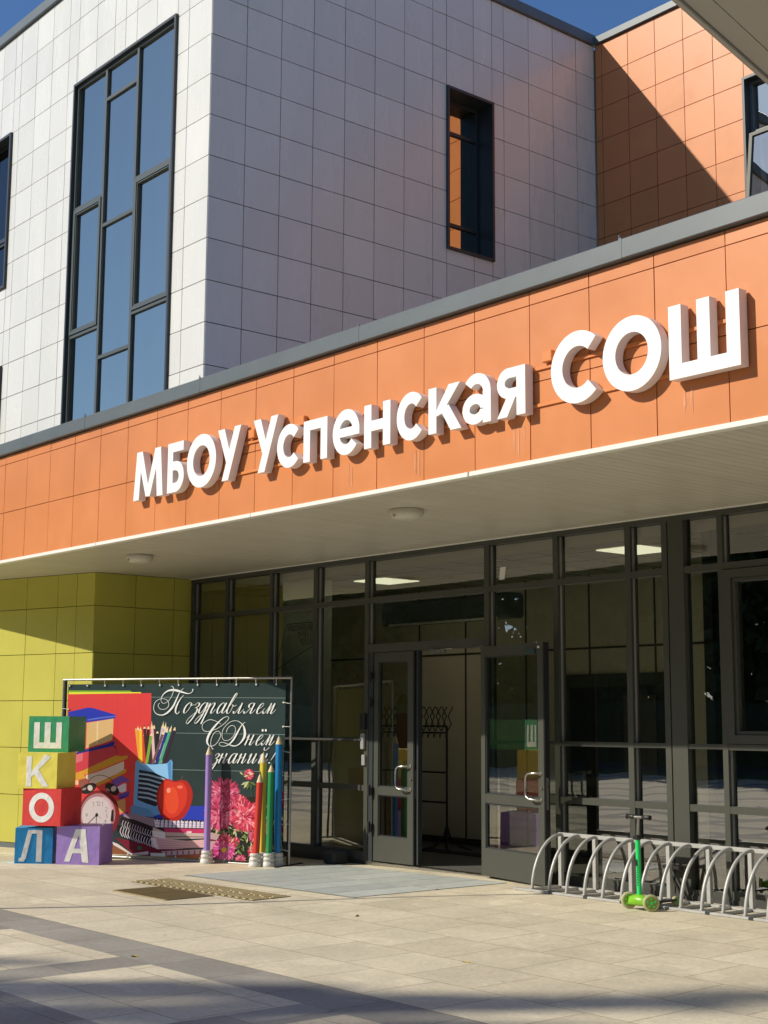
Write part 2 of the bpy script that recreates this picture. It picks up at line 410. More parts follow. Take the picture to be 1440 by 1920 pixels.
mb = MB(); mb.bbox(-12.0, -11.54, 6.8, 7.3, .002, .011, .003); mb.bbox(-11.535, -11.06, 6.8, 7.3, .002, .011, .003)
mb.build('plate', m_brassdk, st)
mb = MB()
for i in range(26):
    x = -12.0+i*.036; mb.bbox(x, x+.02, 6.775, 6.802, .002, .010, .002)
for i in range(15):
    y = 6.81+i*.033; mb.bbox(-12.022, -11.998, y, y+.017, .002, .010, .002)
mb.build('teeth', m_brass, st)
# a few dry leaves
mleaf = mat('dry_leaf', (.45, .33, .06), .8)
for (x, y, a) in ((-7.05, 6.62, .3), (-8.62, 5.06, 1.2), (-9.15, 7.4, 2.0)):
    mb = MB(); c, s = math.cos(a), math.sin(a); pts = []
    for t in range(8):
        an = t/8*2*math.pi; px, py = .028*math.cos(an), .013*math.sin(an)
        pts.append(Vector((x+px*c-py*s, y+px*s+py*c, gz(x, y)+.006+.006*math.sin(2*an))))
    mb.face(pts)
    tag(mb.build('fallen_leaf', mleaf), {-7.05:'small yellow leaf on the beige slabs right of the middle', -8.62:'tiny dry leaf on the dark paving band at lower left', -9.15:'tiny dry leaf on the slabs in front of the ribbed strip'}[x], 'leaf', 'dry leaves on the paving')

# ---------------------------------------------------------------- school building
BLD = thing('school_building', 'modern school building clad in white, orange and olive panels with a glazed entrance', 'building', (-12, 10.3, 0))
XS, YW, YO, YF, YG = -16.073, 10.229, 18.305, 7.532, 10.338
ZB, ZT = 3.46, 4.80                    # soffit, coping bottom
def Pfront(y): return lambda u, v, w: Vector((u, y-w, v))          # plane facing -Y
def Pside(x): return lambda u, v, w: Vector((x+w, u, v))            # plane facing +X (u=Y)
rows = [11.184-.6*k for k in range(-4, 12)]; rows = sorted(rows)     # ... up to 13.584
rows = [r for r in rows if r > 4.5] ; rows[-1] = 13.60
# white block, front
wwin = (-20.12, -17.00, 5.3, 11.825); lw1 = (-24.6, -22.46, 8.985, 11.78); lw2 = (-24.6, -22.46, 4.9, 7.56)
cols = [-32.9, -32.3, -31.7, -31.1, -30.5, -29.9, -29.3, -28.7, -28.1, -27.5, -26.9, -26.3, -25.7, -25.1, -24.6, -24.14, -23.54, -22.94, -22.46, -22.22, -21.62, -21.02, -20.42, -20.08, -19.47, -18.88, -18.54, -18.19, -17.596, -17.00, -16.68, XS-.002]
mb = MB(); panel_wall(mb, Pfront(YW), cols, rows, [wwin, lw1, lw2], gap=.0125); mb.build('white_front_wall', m_white, BLD)
mb = MB(); backing(mb, Pfront(YW), -33, XS-.02, 4.4, 13.62, [wwin, lw1, lw2])
gw = (14.72, 15.745, 9.035, 11.76)
sc_ = [YW+.002, 10.83, 11.44, 12.035, 12.63, 13.22, 13.82, 14.42, 14.72, 15.32, 15.745, 16.02, 16.62, 17.22, 17.82, YO-.005]
backing(mb, Pside(XS), YW+.02, YO, 4.4, 13.62, [gw]); 
mb.build('dark_wall_backing', m_gapdark, BLD)
mb = MB(); panel_wall(mb, Pside(XS), sc_, rows, [gw], jit=.0016, gap=.0125); mb.build('white_side_wall', m_white, BLD)
# orange block
ow = (-12.905, -10.9, 7.1, 11.85)
oc = [XS+.03, -15.893, -15.293, -14.693, -14.093, -13.493, -12.905, -12.3, -11.7, -11.1, -10.5, -9.9, -9.3, -8.7, -8.1, -7.5, -6.9, -6.3, -5.7]
mb = MB(); panel_wall(mb, Pfront(YO), oc, rows, [ow], gap=.0125); mb.build('orange_upper_wall', m_orange, BLD)
mb = MB(); backing(mb, Pfront(YO), XS+.01, -5.7, 4.4, 13.62, [ow])
backing(mb, Pfront(YF), -24, -2, 3.48, 4.86, []); mb.build('orange_wall_backing', m_gaporange, BLD)
# fascia
fc = [-15.098+.6*k for k in range(-14, 22)]
mb = MB(); panel_wall(mb, Pfront(YF), fc, [3.497, 4.086, 4.692, 4.80], tv=.02); mb.build('orange_fascia', m_orange, BLD)
mb = MB()
for i, x0 in enumerate((-23, -20, -17, -13.9, -10.93, -7.95, -4.98)):
    mb.bbox(x0+.003, x0+(3.1 if i == 2 else 2.97)-.003, YF-.022, YF+.05, 3.459, 3.4965, .003)
mb.build('white_drip_trim', m_trim, BLD)
mb = MB()
for i, x0 in enumerate((-23.6, -21.3, -18.9, -16.6, -14.2, -11.82, -9.3, -6.35, -3.9)):
    x1 = (-21.3, -18.9, -16.6, -14.2, -11.82, -9.3, -6.35, -3.9, -1.5)[i]
    mb.bbox(x0+.002, x1-.002, YF-.055, YF+.42, 4.806+(i % 2)*.0015, 4.952+(i % 2)*.002, .006)
    mb.box(x1-.012, x1+.012, YF-.057, YF+.40, 4.81, 4.960)
mb.build('fascia_coping', m_coping, BLD)
mb = MB()
mb.bbox(-33, XS+.06, YW-.06, YW+.35, 13.605, 13.79, .006); mb.bbox(XS-.35, XS+.062, YW+.3505, YO+.05, 13.604, 13.788, .006)
mb.bbox(XS+.063, -5.6, YO-.06, YO+.35, 13.606, 13.74, .006)
mb.build('roof_coping', m_coping, BLD)
for (x, z) in ((-14.2, 4.96), (-11.82, 4.96), (-6.35, 4.962)):
    mb = MB(); mb.tube([(x-.03, YF-.03, z-.012), (x-.028, YF-.034, z+.03)], .006, 6); mb.build('coping_rivet', m_steel, BLD)
# flat roofs
m_roof = mat('roof_membrane', (.12, .12, .12), .8)
mb = MB(); mb.face([(-24, YF+.3, 4.84), (-2, YF+.3, 4.84), (-2, YO, 4.84), (-24, YO, 4.84)]); mb.face([(-33, YW+.1, 13.6), (XS-.1, YW+.1, 13.6), (XS-.1, 30, 13.6), (-33, 30, 13.6)])
mb.face([(XS-.1, YO+.1, 13.6), (-5.7, YO+.1, 13.6), (-5.7, 30, 13.6), (XS-.1, 30, 13.6)]); mb.face([(-33, YW, 4.4), (-33, 30, 4.4), (-33, 30, 13.6), (-33, YW, 13.6)]); mb.face([(-5.7, YO, 4.4), (-5.7, 30, 4.4), (-5.7, 30, 13.6), (-5.7, YO, 13.6)])
mb.build('flat_roof', m_roof, BLD)
# soffit: narrow slats running into the building
mb = MB(); y0, y1 = YF+.052, YG-.04; x = -24.0
while x < -1.5:
    tn = 1+random.uniform(-.03, .03); z = ZB+random.uniform(0, .0012)
    mb.idx([(x+.002, y0, z), (x+.094, y0, z), (x+.094, y1, z), (x+.002, y1, z)], [(3, 2, 1, 0)], tn)
    mb.idx([(x+.094, y0, z), (x+.102, y0, z+.010), (x+.102, y1, z+.010), (x+.094, y1, z)], [(3, 2, 1, 0)], tn*.8)
    x += .1
mb.build('soffit', mat('cream_soffit_slats', (.60, .565, .47), .4, var=.05, scale=2, tone=True), BLD)
mb = MB(); mb.box(-24, -1.5, YG-.055, YG-.035, ZB-.012, ZB+.0); mb.build('soffit_edge_bead', m_trim, BLD)

# olive block under the canopy: front turned towards the left, side running back to the glass
GC = Vector((-16.367, 8.864, 0)); gd = Vector((-3.01, -.793, 0)).normalized()
gn = Vector((gd.y, -gd.x, 0)) ; gn = gn if gn.y < 0 else -gn
def Pgf(u, v, w): return Vector((GC.x+gd.x*u+gn.x*w, GC.y+gd.y*u+gn.y*w, v))
gr = [-.02, .60, 1.21, 1.82, 2.425, 3.03, ZB-.003]
mb = MB(); panel_wall(mb, lambda u, v, w: Pgf(-u, v, w), [-6.1, -5.5, -4.9, -4.3, -3.7, -3.1, -2.5, -1.9, -1.3, -.70, -.34, -.003], gr, tv=.02)
panel_wall(mb, Pside(GC.x), [GC.y+.003, 9.455, 10.04, 10.335], gr, tv=.02)
mb.build('olive_wall', m_green, BLD)
mb = MB(); mb.face([Pgf(6.2, -.2, -.022), Pgf(.01, -.2, -.022), Pgf(.01, ZB, -.022), Pgf(6.2, ZB, -.022)]); mb.face([(GC.x-.022, GC.y, -.2), (GC.x-.022, 10.4, -.2), (GC.x-.022, 10.4, ZB), (GC.x-.022, GC.y, ZB)])
mb.build('olive_wall_backing', mat('olive_joint_backing', (.03, .03, .008), .8), BLD)
mb = MB()
a, b = Pgf(6.2, 0, .012), Pgf(-.012, 0, .012)
mb.hexa([Vector((p.x, p.y, z)) for z in (-.14, -.022) for p in (a, b, Pgf(-.012, 0, -.02), Pgf(6.2, 0, -.02))])
mb.build('plinth_strip', m_coping, BLD)

# ---- windows of the upper block: bezel frame, mullions, sashes, panes
def bar(mb, P, u0, u1, v0, v1, w0, w1, b=.004):
    c = [P(u0, v0, w1), P(u1, v0, w1), P(u1, v0, w0), P(u0, v0, w0), P(u0, v1, w1), P(u1, v1, w1), P(u1, v1, w0), P(u0, v1, w0)]
    mb.hexa(c)
def ringbar(mb, P, u0, u1, v0, v1, t, w0, w1):
    bar(mb, P, u0, u0+t, v0, v1, w0, w1); bar(mb, P, u1-t, u1, v0, v1, w0, w1)
    bar(mb, P, u0+t, u1-t, v0, v0+t, w0+.0005, w1-.0005); bar(mb, P, u0+t, u1-t, v1-t, v1, w0+.0005, w1-.0005)
def window(name, P, o, rec, ucuts, panes, fm=m_frame, sill=.0, bz=.045, proud=.045, label=None, glass=m_glassup):
    """o opening (u0,u1,v0,v1); rec recess depth; panes: list of (u0,u1,v0,v1,sash?)"""
    wo = thing(name, '', '', tuple(P((o[0]+o[1])/2, (o[2]+o[3])/2, -rec)));
    for k in ('label', 'category'): del wo[k]
    wo.parent = BLD; wo.location = Vector(wo.location) - wloc(BLD)
    mb = MB(); ringbar(mb, P, o[0]-.012, o[1]+.012, o[2]-.012, o[3]+.012, bz, -rec-.05, proud); mb.build('bezel', m_frame2, wo)
    mb = MB(); u0, u1, v0, v1 = o[0]+bz, o[1]-bz, o[2]+bz, o[3]-bz
    ringbar(mb, P, u0-.015, u1+.015, v0-.015, v1+.015, .05, -rec-.03, -rec+.035)
    for c in ucuts: bar(mb, P, c-.03, c+.03, v0+.035, v1-.035, -rec-.031, -rec+.032)
    us = [u0+.03]+list(ucuts)+[u1-.03]
    done = set()
    for (i, a, b, s) in panes:
        l, r = us[i], us[i+1]
        if i > 0: l += .029
        if i < len(us)-2: r -= .029
        if i == 0: l += 0
        for vv in (a, b):
            if vv > v0+.06 and vv < v1-.06 and (i, vv) not in done:
                bar(mb, P, l, r, vv-.027, vv+.027, -rec-.029, -rec+.030); done.add((i, vv))
    mb.build('frame', fm, wo)
    gm = MB()
    for (i, a, b, s) in panes:
        l, r = us[i], us[i+1]
        if s:
            s_ = MB(); L_, R_ = l+(.03 if i else .003), r-(.03 if i < len(us)-2 else .003)
            ringbar(s_, P, L_, R_, a+.027, b-.027, .055, -rec-.02, -rec+.05); ringbar(s_, P, L_+.06, R_-.06, a+.087, b-.087, .018, -rec-.02, -rec+.038)
            s_.build('sash', fm, wo)
        w_ = -rec-.005
        gm.face([P(l, max(a, v0), w_), P(r, max(a, v0), w_), P(r, min(b, v1), w_), P(l, min(b, v1), w_)])
    gm.build('pane', glass, wo)
    # a dim room behind
    rm = MB(); d = -rec-2.2
    rm.face([P(o[0]-.5, o[2]-.3, d), P(o[1]+.5, o[2]-.3, d), P(o[1]+.5, o[3]+.3, d), P(o[0]-.5, o[3]+.3, d)])
    for (a, b) in (((o[0]-.5, o[2]-.3), (o[0]-.5, o[3]+.3)), ((o[1]+.5, o[2]-.3), (o[1]+.5, o[3]+.3)), ((o[0]-.5, o[3]+.3), (o[1]+.5, o[3]+.3)), ((o[0]-.5, o[2]-.3), (o[1]+.5, o[2]-.3))):
        rm.face([P(*a, d), P(*b, d), P(*b, -rec-.06), P(*a, -rec-.06)])
    rm.build('room_shell', m_room, wo)
    return wo
m_winframe = mat('grey_green_window_frame', (.085, .10, .095), .4, spec=.4)
m_room = mat('room_plaster', (.72, .73, .70), .8)
PW, PS, PO = Pfront(YW), Pside(XS), Pfront(YO)
window('tall_window', PW, wwin, .045, (-19.13, -18.15), [(0, 9.69, 12, 0), (0, 7.58, 9.69, 1), (0, 5.2, 7.58, 0), (1, 11.25, 12, 0), (1, 9.18, 11.25, 0), (1, 7.07, 9.18, 0), (1, 5.2, 7.07, 0), (2, 9.65, 12, 0), (2, 7.56, 9.65, 1), (2, 5.2, 7.56, 0)], fm=m_winframe, bz=.04)
mb = MB()
for a, b in ((-19.98, -19.18), (-18.90, -18.20), (-17.95, -17.08)):
    n_ = 26; z0, z1 = 5.35, 11.75
    for i in range(n_):
        u0, u1 = a+(b-a)*i/n_, a+(b-a)*(i+1)/n_; d0 = .30+.018*math.sin(i*1.9); d1 = .30+.018*math.sin((i+1)*1.9)
        mb.face([(u0, YW+d0, z0), (u1, YW+d1, z0), (u1, YW+d1, z1), (u0, YW+d0, z1)])
mb.build('window_blind', mat('pale_blind', (.62, .60, .55), .8), BLD)
# stair railing seen through the tall window
mb = MB()
for i in range(9):
    x = -18.75+i*.17; mb.tube([(x, YW+.55, 5.1), (x, YW+.55, 6.55+.03*i)], .008, 6)
mb.tube([(-18.85, YW+.55, 6.55), (-17.2, YW+.55, 6.85)], .02, 8)
mb.build('stair_railing', m_steel, BLD)
window('upper_left_window', PW, lw1, .16, (-23.5,), [(0, 8.9, 12, 0), (1, 8.9, 9.9, 0), (1, 9.9, 12, 1)], glass=m_glassdark, fm=m_frame2)
window('lower_left_window', PW, lw2, .16, (-23.5,), [(0, 4.9, 8, 0), (1, 4.9, 8, 0)], glass=m_glassdark, fm=m_frame2)
window('slot_window', PS, gw, .34, (), [(0, 9, 9.60, 0), (0, 9.60, 11.17, 0), (0, 11.17, 12, 0)], fm=m_frame2)
wo = window('orange_wall_window', PO, ow, .14, (-12.2,), [(0, 10.95, 12, 0), (0, 7.1, 10.95, 0), (1, 7.1, 9.4, 0), (1, 9.4, 12, 0)], fm=m_coping)
# open sash tilting out of the orange block's window
mb = MB()
def Ptilt(u, v, w): return Vector((-12.70+u*.93+ w*.2, YO+.06-w-.0-(10.85-v)*.02, v))
T_ = lambda u, v, w: Vector((u, YO-.02-w-(10.88-v)*.13, v))
ringbar(mb, T_, -12.80, -12.24, 8.9, 10.88, .06, -.02, .03); mb.build('open_sash', m_frame, wo)
gm = MB(); gm.face([T_(-12.74, 8.96, 0), T_(-12.30, 8.96, 0), T_(-12.30, 10.82, 0), T_(-12.74, 10.82, 0)]); gm.build('open_pane', m_glassup, wo)

# ---- glazed entrance front
GF = thing('glass_front', '', '', (-11, YG, 0))
for k in ('label', 'category'): del GF[k]
GF.parent = BLD; GF.location = Vector((-11, YG, 0))-wloc(BLD)
PG = Pfront(YG); FB = .03
MU = [(-16.335, -16.262), (-15.515, -15.453), (-14.52, -14.462), (-13.612, -13.536), (-12.634, -12.566), (-10.668, -10.598), (-9.688, -9.624), (-8.762, -8.697), (-7.70, -7.645)]
mb = MB(); H = .045
for (a, b) in MU: bar(mb, PG, a, b, FB, 3.405, -.06, H)
bar(mb, PG, -8.325, -8.262, FB, 3.405, -.06, H)                     # beside the column
bar(mb, PG, -8.245, -8.075, FB, 3.405, -.06, H+.004)                # cladding column
bar(mb, PG, -6.55, -6.49, FB, 3.405, -.06, H); bar(mb, PG, -5.5, -5.44, FB, 3.405, -.06, H); bar(mb, PG, -4.5, -4.44, FB, 3.405, -.06, H)
bar(mb, PG, -16.335, -3, 3.398, ZB-.002, -.061, H+.006)
spans = []
ed = [(-16.262, -15.515), (-15.453, -14.52), (-14.462, -13.612), (-13.536, -12.634), (-12.566, -10.668), (-10.598, -9.688), (-9.624, -8.762), (-8.697, -8.325), (-8.075, -7.70), (-7.645, -6.55), (-6.49, -5.5), (-5.44, -4.5), (-4.44, -3.0)]
for i, (a, b) in enumerate(ed):
    e = .0006*(i % 3)
    bar(mb, PG, a, b, 2.912, 2.972, -.055, H-.002-e)
    if i == 4:
        bar(mb, PG, a, b, 2.345, 2.44, -.055, H-.002)              # door head
        continue
    if i == 9:                                                    # opening sash window
        bar(mb, PG, a, b, 1.34, 1.39, -.055, H-.003); bar(mb, PG, a, b, .80, .862, -.055, H-.003); bar(mb, PG, a, b, FB, .15, -.055, H-.003)
        continue
    bar(mb, PG, a, b, 1.345, 1.388, -.055, H-.002-e); bar(mb, PG, a, b, .80, .862, -.055, H-.002-e); bar(mb, PG, a, b, FB, .13, -.055, H-.002-e)
mb.build('frame', m_frame, GF)
sh = MB(); ringbar(sh, PG, -7.638, -6.557, 1.395, 2.905, .075, -.05, H+.012); ringbar(sh, PG, -7.56, -6.635, 1.473, 2.827, .03, -.045, H-.01); sh.build('opening_sash', m_frame, GF)
# panes: each bay a pane set of its own
vr = [(FB+.1, .80), (.862, 1.345), (1.388, 2.912), (2.972, 3.398)]
for i, (a, b) in enumerate(ed):
    for (c, d) in (vr if i != 4 else [(2.44, 2.912), (2.972, 3.398)]):
        gm = MB(); gm.face([PG(a-.004, c-.004, -.012), PG(b+.004, c-.004, -.012), PG(b+.004, d+.004, -.012), PG(a-.004, d+.004, -.012)]); gm.build('pane', m_glass, GF)
# pale grey sealing strips along one side of every mullion
m_gk = mat('grey_gasket', (.26, .26, .25), .4)
for (a, b) in MU:
    mb = MB(); bar(mb, PG, b-.0005, b+.006, .15, 3.39, -.012, .012); mb.build('gasket', m_gk, GF)
mb = MB(); mb.bbox(-12.6, -10.6, YG-.05, YG+.15, .0, .034, .005); mb.build('door_threshold', m_steel, GF)
mb = MB(); bar(mb, PG, -16.3, -12.6, -.1, FB, -.1, .02); bar(mb, PG, -10.6, -3, -.06, FB+.05, -.1, .052); mb.build('base_sill', mat('dark_stone_sill', (.05, .05, .048), .5, var=.2), GF)

# ---- doors
def door(name, hinge, ang, wd, z0, z1, side):
    """leaf in local frame: u from hinge, w outwards"""
    D = bpy.data.objects.new(name, None); COL.objects.link(D); D.parent = BLD; D.location = Vector(hinge)-wloc(BLD)
    ca, sa = math.cos(ang), math.sin(ang); hx, hy, hz = hinge
    def P(u, v, w): return Vector((hx+ca*u+sa*w*side, hy+sa*u-ca*w*side, v))
    t = .075; mb = MB()
    bar(mb, P, 0, t, z0, z1, -.03, .03); bar(mb, P, wd-t-.02, wd, z0, z1, -.03, .03)
    bar(mb, P, t, wd-t-.02, z1-.10, z1, -.0295, .0295); bar(mb, P, t, wd-t-.02, z0, z0+.27, -.0295, .0295); bar(mb, P, t, wd-t-.02, .765, .855, -.029, .029)
    o = mb.build('leaf_frame', m_frame, D)
    gm = MB()
    for a, b in ((z0+.27, .765), (.855, z1-.10)): gm.face([P(t, a, .004), P(wd-t-.02, a, .004), P(wd-t-.02, b, .004), P(t, b, .004)])
    gm.build('pane', m_glass, D)
    # beads round the panes
    bd = MB()
    for a, b in ((z0+.27, .765), (.855, z1-.10)): ringbar(bd, P, t, wd-t-.02, a, b, .012, .006, .018)
    bd.build('glazing_bead', m_frame2, D)
    # D shaped pull handle
    hu = wd-.05
    for sgn in (1, -1):
        w1 = .095*sgn; w0 = .03*sgn
        pts = [P(hu, .86, w0), P(hu, .86, w1*.75)]
        c = []
        pts = [P(hu, .84, w0), P(hu-.03, .84, w1*.8), P(hu-.12, .845, w1), P(hu-.16, .865, w1), P(hu-.17, .90, w1), P(hu-.17, 1.03, w1), P(hu-.16, 1.065, w1), P(hu-.12, 1.085, w1), P(hu-.03, 1.09, w1*.8), P(hu, 1.09, w0)]
        hb = MB(); hb.tube(pts, .011, 10); 
        for zz in (.84, 1.09): hb.tube([P(hu, zz, w0*.9), P(hu, zz, w0*1.25)], .024, 14)
        hb.build('handle', m_steel, D)
    eg = MB(); bar(eg, P, wd+.0005, wd+.012, z0+.002, z1-.002, -.031, .024); eg.build('edge_seal_and_shade', m_black, D)  # black bar: rubber seal plus the leaf's shaded end face, painted dark
    lk = MB(); bar(lk, P, wd+.001, wd+.0135, .75, 1.05, -.012, .012); lk.build('lock_plate', m_steel, D)
    cp = MB(); cp.tube([P(wd-.03, .95, .03), P(wd-.03, .95, .043)], .012, 12); cp.build('lock_cylinder', m_steel, D)
    return D, P
door('fixed_door_leaf', (-12.475, YG+.0, 0), 0, .672, .045, 2.338, 1)
D2, P2 = door('open_door', (-10.615, 10.225, 0), math.atan2(-.225, 1.09), 1.115, .05, 2.335, 1)
mb = MB(); bar(mb, P2, .84, 1.0, 2.235, 2.275, .03, .05); mb.build('closer_sign_plate', mat('dark_teal_plate', (.02, .06, .06), .4), D2)
mb = MB(); bar(mb, P2, 1.03, 1.06, 2.28, 2.30, .031, .036); mb.build('magnet_plate', m_trim, D2)
# frame around the leaves, closer, hinges
mb = MB()
bar(mb, PG, -12.566, -12.49, FB, 2.345, -.05, .035); bar(mb, PG, -11.80, -11.755, FB+.02, 2.345, -.06, -.0)
mb.build('door_jamb', m_frame2, GF)
for zz in (.35, .75, 1.72, 2.02):
    mb = MB(); mb.tube([(-12.50, YG-.075, zz), (-12.50, YG-.075, zz+.12)], .018, 10); mb.box(-12.53, -12.47, YG-.07, YG-.045, zz+.03, zz+.09)
    mb.build('door_hinge', m_black, GF)
mb = MB(); mb.bbox(-11.50, -11.26, YG-.065, YG-.04, 2.30, 2.345, .003); mb.build('lock_magnet', m_steel, GF)
mb = MB(); mb.tube([(-10.86, YG-.05, 2.335), (-10.6, YG-.14, 2.345)], .008, 8); mb.tube([(-11.26, YG-.05, 2.34), (-11.14, YG-.05, 2.345)], .006, 6); mb.build('closer_arm', m_steel, GF)
# intercom and card reader on the mullion left of the door
mb = MB(); mb.bbox(-12.665, -12.575, YG-.085, YG-.047, 1.48, 1.66, .006); mb.build('door_intercom', m_black, GF)
mb = MB(); mb.bbox(-12.66, -12.60, YG-.08, YG-.047, 1.26, 1.44, .006); mb.bbox(-12.65, -12.59, YG-.07, YG-.047, 1.08, 1.20, .005); mb.build('card_reader', mat('grey_reader', (.3, .3, .3), .4), GF)
mb = MB(); mb.bbox(-14.4, -12.64, YG-.085, YG-.047, 1.352, 1.378, .004); mb.build('push_bar', mat('dark_grey_bar', (.10, .10, .095), .35, metal=.4), GF)

# ---- entrance hall seen through the glass
ZC = 3.3; YBk = 12.6
m_iw = mat('beige_interior_panels', (.76, .69, .50), .5, var=.04, scale=2)
m_ic = mat('interior_ceiling_tiles', (.50, .50, .42), .6)
m_if = mat('interior_floor_tiles', (.16, .155, .145), .3, var=.1, scale=4)
m_seam = mat('brown_seam', (.05, .045, .03), .6)
mb = MB(); mb.face([(-16.34, YG+.06, .035), (-3, YG+.06, .035), (-3, YBk, .035), (-16.34, YBk, .035)]); mb.build('hall_floor', m_if, BLD)
mb = MB(); mb.face([(-16.34, YG+.06, ZC), (-16.34, YBk, ZC), (-3, YBk, ZC), (-3, YG+.06, ZC)]); 
mb.build('hall_ceiling', m_ic, BLD)
mb = MB()
for x in [-16.2+.6*i for i in range(22)]: mb.box(x-.006, x+.006, YG+.1, YBk, ZC-.004, ZC-.001)
for y in (10.84, 11.44, 12.04): mb.box(-16.3, -3, y-.006, y+.006, ZC-.0045, ZC-.0005)
mb.build('ceiling_grid', m_seam, BLD)
mb = MB(); mb.face([(-16.34, YBk, 0), (-3, YBk, 0), (-3, YBk, ZC), (-16.34, YBk, ZC)]); mb.face([(-3, YBk, 0), (-3, YG, 0), (-3, YG, ZC), (-3, YBk, ZC)])
mb.face([(-16.34, YG+.02, 0), (-16.34, YBk, 0), (-16.34, YBk, ZC), (-16.34, YG+.02, ZC)])
mb.face([(-16.34, YG+.07, ZC-.01), (-3, YG+.07, ZC-.01), (-3, YG+.07, 4.8), (-16.34, YG+.07, 4.8)]); mb.face([(-16.34, YBk+.02, ZC-.01), (-3, YBk+.02, ZC-.01), (-3, YBk+.02, 4.8), (-16.34, YBk+.02, 4.8)])
mb.build('hall_back_wall', m_iw, BLD)
mb = MB()
for x in (-15.3, -14.3, -13.4, -12.32, -11.28, -10.3): mb.box(x-.012, x+.012, YBk-.008, YBk-.001, .1, ZC)
mb.box(-16.3, -8.2, YBk-.0085, YBk-.0015, 2.425, 2.45); mb.box(-16.3, -11.7, YBk-.02, YBk-.001, .04, .12)
mb.build('wall_seam', m_seam, BLD)
mb = MB(); mb.box(-11.75, -9.9, YBk-.06, YBk-.002, .04, 2.13); mb.build('hatch_surround', m_frame, BLD)
mb = MB(); mb.box(-11.55, -10.0, YBk-.066, YBk-.061, .95, 1.98); mb.box(-11.55, -10.0, YBk-.066, YBk-.061, .15, .85); mb.build('hatch_dark_sheet', mat('painted_dark_room', (.008, .009, .009), .4), BLD)  # flat black sheets painted as the dark room behind the hatch
mb = MB(); mb.box(-10.72, -10.25, YBk-.075, YBk-.067, 1.0, 1.88); mb.build('hatch_door_panel', mat('brown_panel', (.07, .055, .03), .5), BLD)
for x0, y0 in ((-13.74, 11.01), (-9.57, 10.80)):
    mb = MB(); mb.bbox(x0, x0+.58, y0, y0+.58, ZC-.012, ZC-.005, .002)
    mb.build('ceiling_light_panel', mat('light_panel_on', (.8, .78, .65), .5, emit=((1, .95, .75), 1.3)), BLD)
mb = MB(); mb.box(-14.44, -13.80, 10.44, 10.72, .036, ZC-.006); mb.build('hall_pillar', mat('pale_grey_plaster', (.86, .88, .78), .6), BLD)
m_pg = mat('pale_green_plaster', (.50, .54, .43), .6, var=.05)
mb = MB(); mb.box(-7.98, -7.88, YG+.1, YBk-.01, .035, ZC-.007); mb.build('partition', mat('dark_partition', (.06, .06, .058), .6), BLD)
mb = MB(); mb.face([(-7.88, YBk-.03, .035), (-3, YBk-.03, .035), (-3, YBk-.03, ZC), (-7.88, YBk-.03, ZC)]); mb.tube([(-8.45, 11.9, .035), (-8.45, 11.9, ZC)], .0001, 4)
mb.lathe([(.22, .035), (.22, ZC)], -7.9, 11.2+.45, 28); mb.build('plaster_column', m_pg, BLD)
mb = MB(); mb.bbox(-12.87, -10.74, 10.72, 10.98, 2.68, 2.95, .03); mb.build('air_curtain', mat('grey_blue_metal', (.13, .15, .15), .4), BLD)
mb = MB(); mb.box(-12.7, -10.9, 10.705, 10.719, 2.665, 2.69); mb.build('air_outlet', m_trim, BLD)
# lettering on the glass
PGt = Pfront(YG+.012-.003)
m_ink = mat('black_vinyl', (.006, .006, .006), .5)
def blk_text(mb, s, u0, v0, h, wch, t):
    """blocky capitals from rectangles; u grows right"""
    G = {'Н': 'HL HR HM', 'А': 'HL HR HM HT', 'Ц': 'HL HR HB TL', 'И': 'HL HR DG', 'О': 'HL HR HT HB', 'Л': 'HL HR HT', 'Ь': 'HL RB HM HB', 'Ы': 'HL RB2 HM2 HB2 HR', 'Е': 'HL HT HM HB', 'П': 'HL HR HT', 'Р': 'HL RT HT HM', 'К': 'HL KU KD', 'Т': 'HC HT', 'С': 'HL HT HB'}
    for i, ch in enumerate(s):
        if ch == ' ': continue
        x = u0+i*wch; w_ = wch*.74
        for k in G[ch].split():
            R = {'HL': (0, t, 0, h), 'HR': (w_-t, w_, 0, h), 'HC': (w_/2-t/2, w_/2+t/2, 0, h-t), 'HM': (t, w_-t, h*.45, h*.45+t), 'HT': (t, w_-t, h-t, h), 'HB': (t, w_-t, 0, t), 'RB': (w_-t, w_, 0, h*.45+t), 'RT': (w_-t, w_, h*.45, h), 'RB2': (w_*.55, w_*.55+t*.8, 0, h*.45+t), 'HM2': (t, w_*.55, h*.45, h*.45+t), 'HB2': (t, w_*.55, 0, t), 'TL': (w_-t*.3, w_+t*.5, -h*.18, t)}
            if k in R:
                a, b, c, d = R[k]; mb.face([PGt(x+a, v0+c, 0), PGt(x+b, v0+c, 0), PGt(x+b, v0+d, 0), PGt(x+a, v0+d, 0)])
            else:
                a, b = {'DG': ((t, 0), (w_-t, h)), 'KU': ((t, h*.45), (w_, h)), 'KD': ((t, h*.55), (w_, 0))}[k]
                e = t*.6; mb.face([PGt(x+a[0], v0+a[1]-e*(1 if k == 'KD' else 0), 0), PGt(x+b[0], v0+b[1]-(e if b[1] else 0), 0), PGt(x+b[0], v0+b[1]+(e if not b[1] else 0), 0), PGt(x+a[0], v0+a[1]+e, 0)])
mb = MB()
blk_text(mb, 'НАЦИОНАЛЬНЫЕ', -14.20, 2.662, .074, .0455, .009)
blk_text(mb, 'ПРОЕКТЫ', -13.985, 2.575, .074, .0475, .009)
blk_text(mb, 'РОССИИ', -13.94, 2.488, .074, .0475, .009)
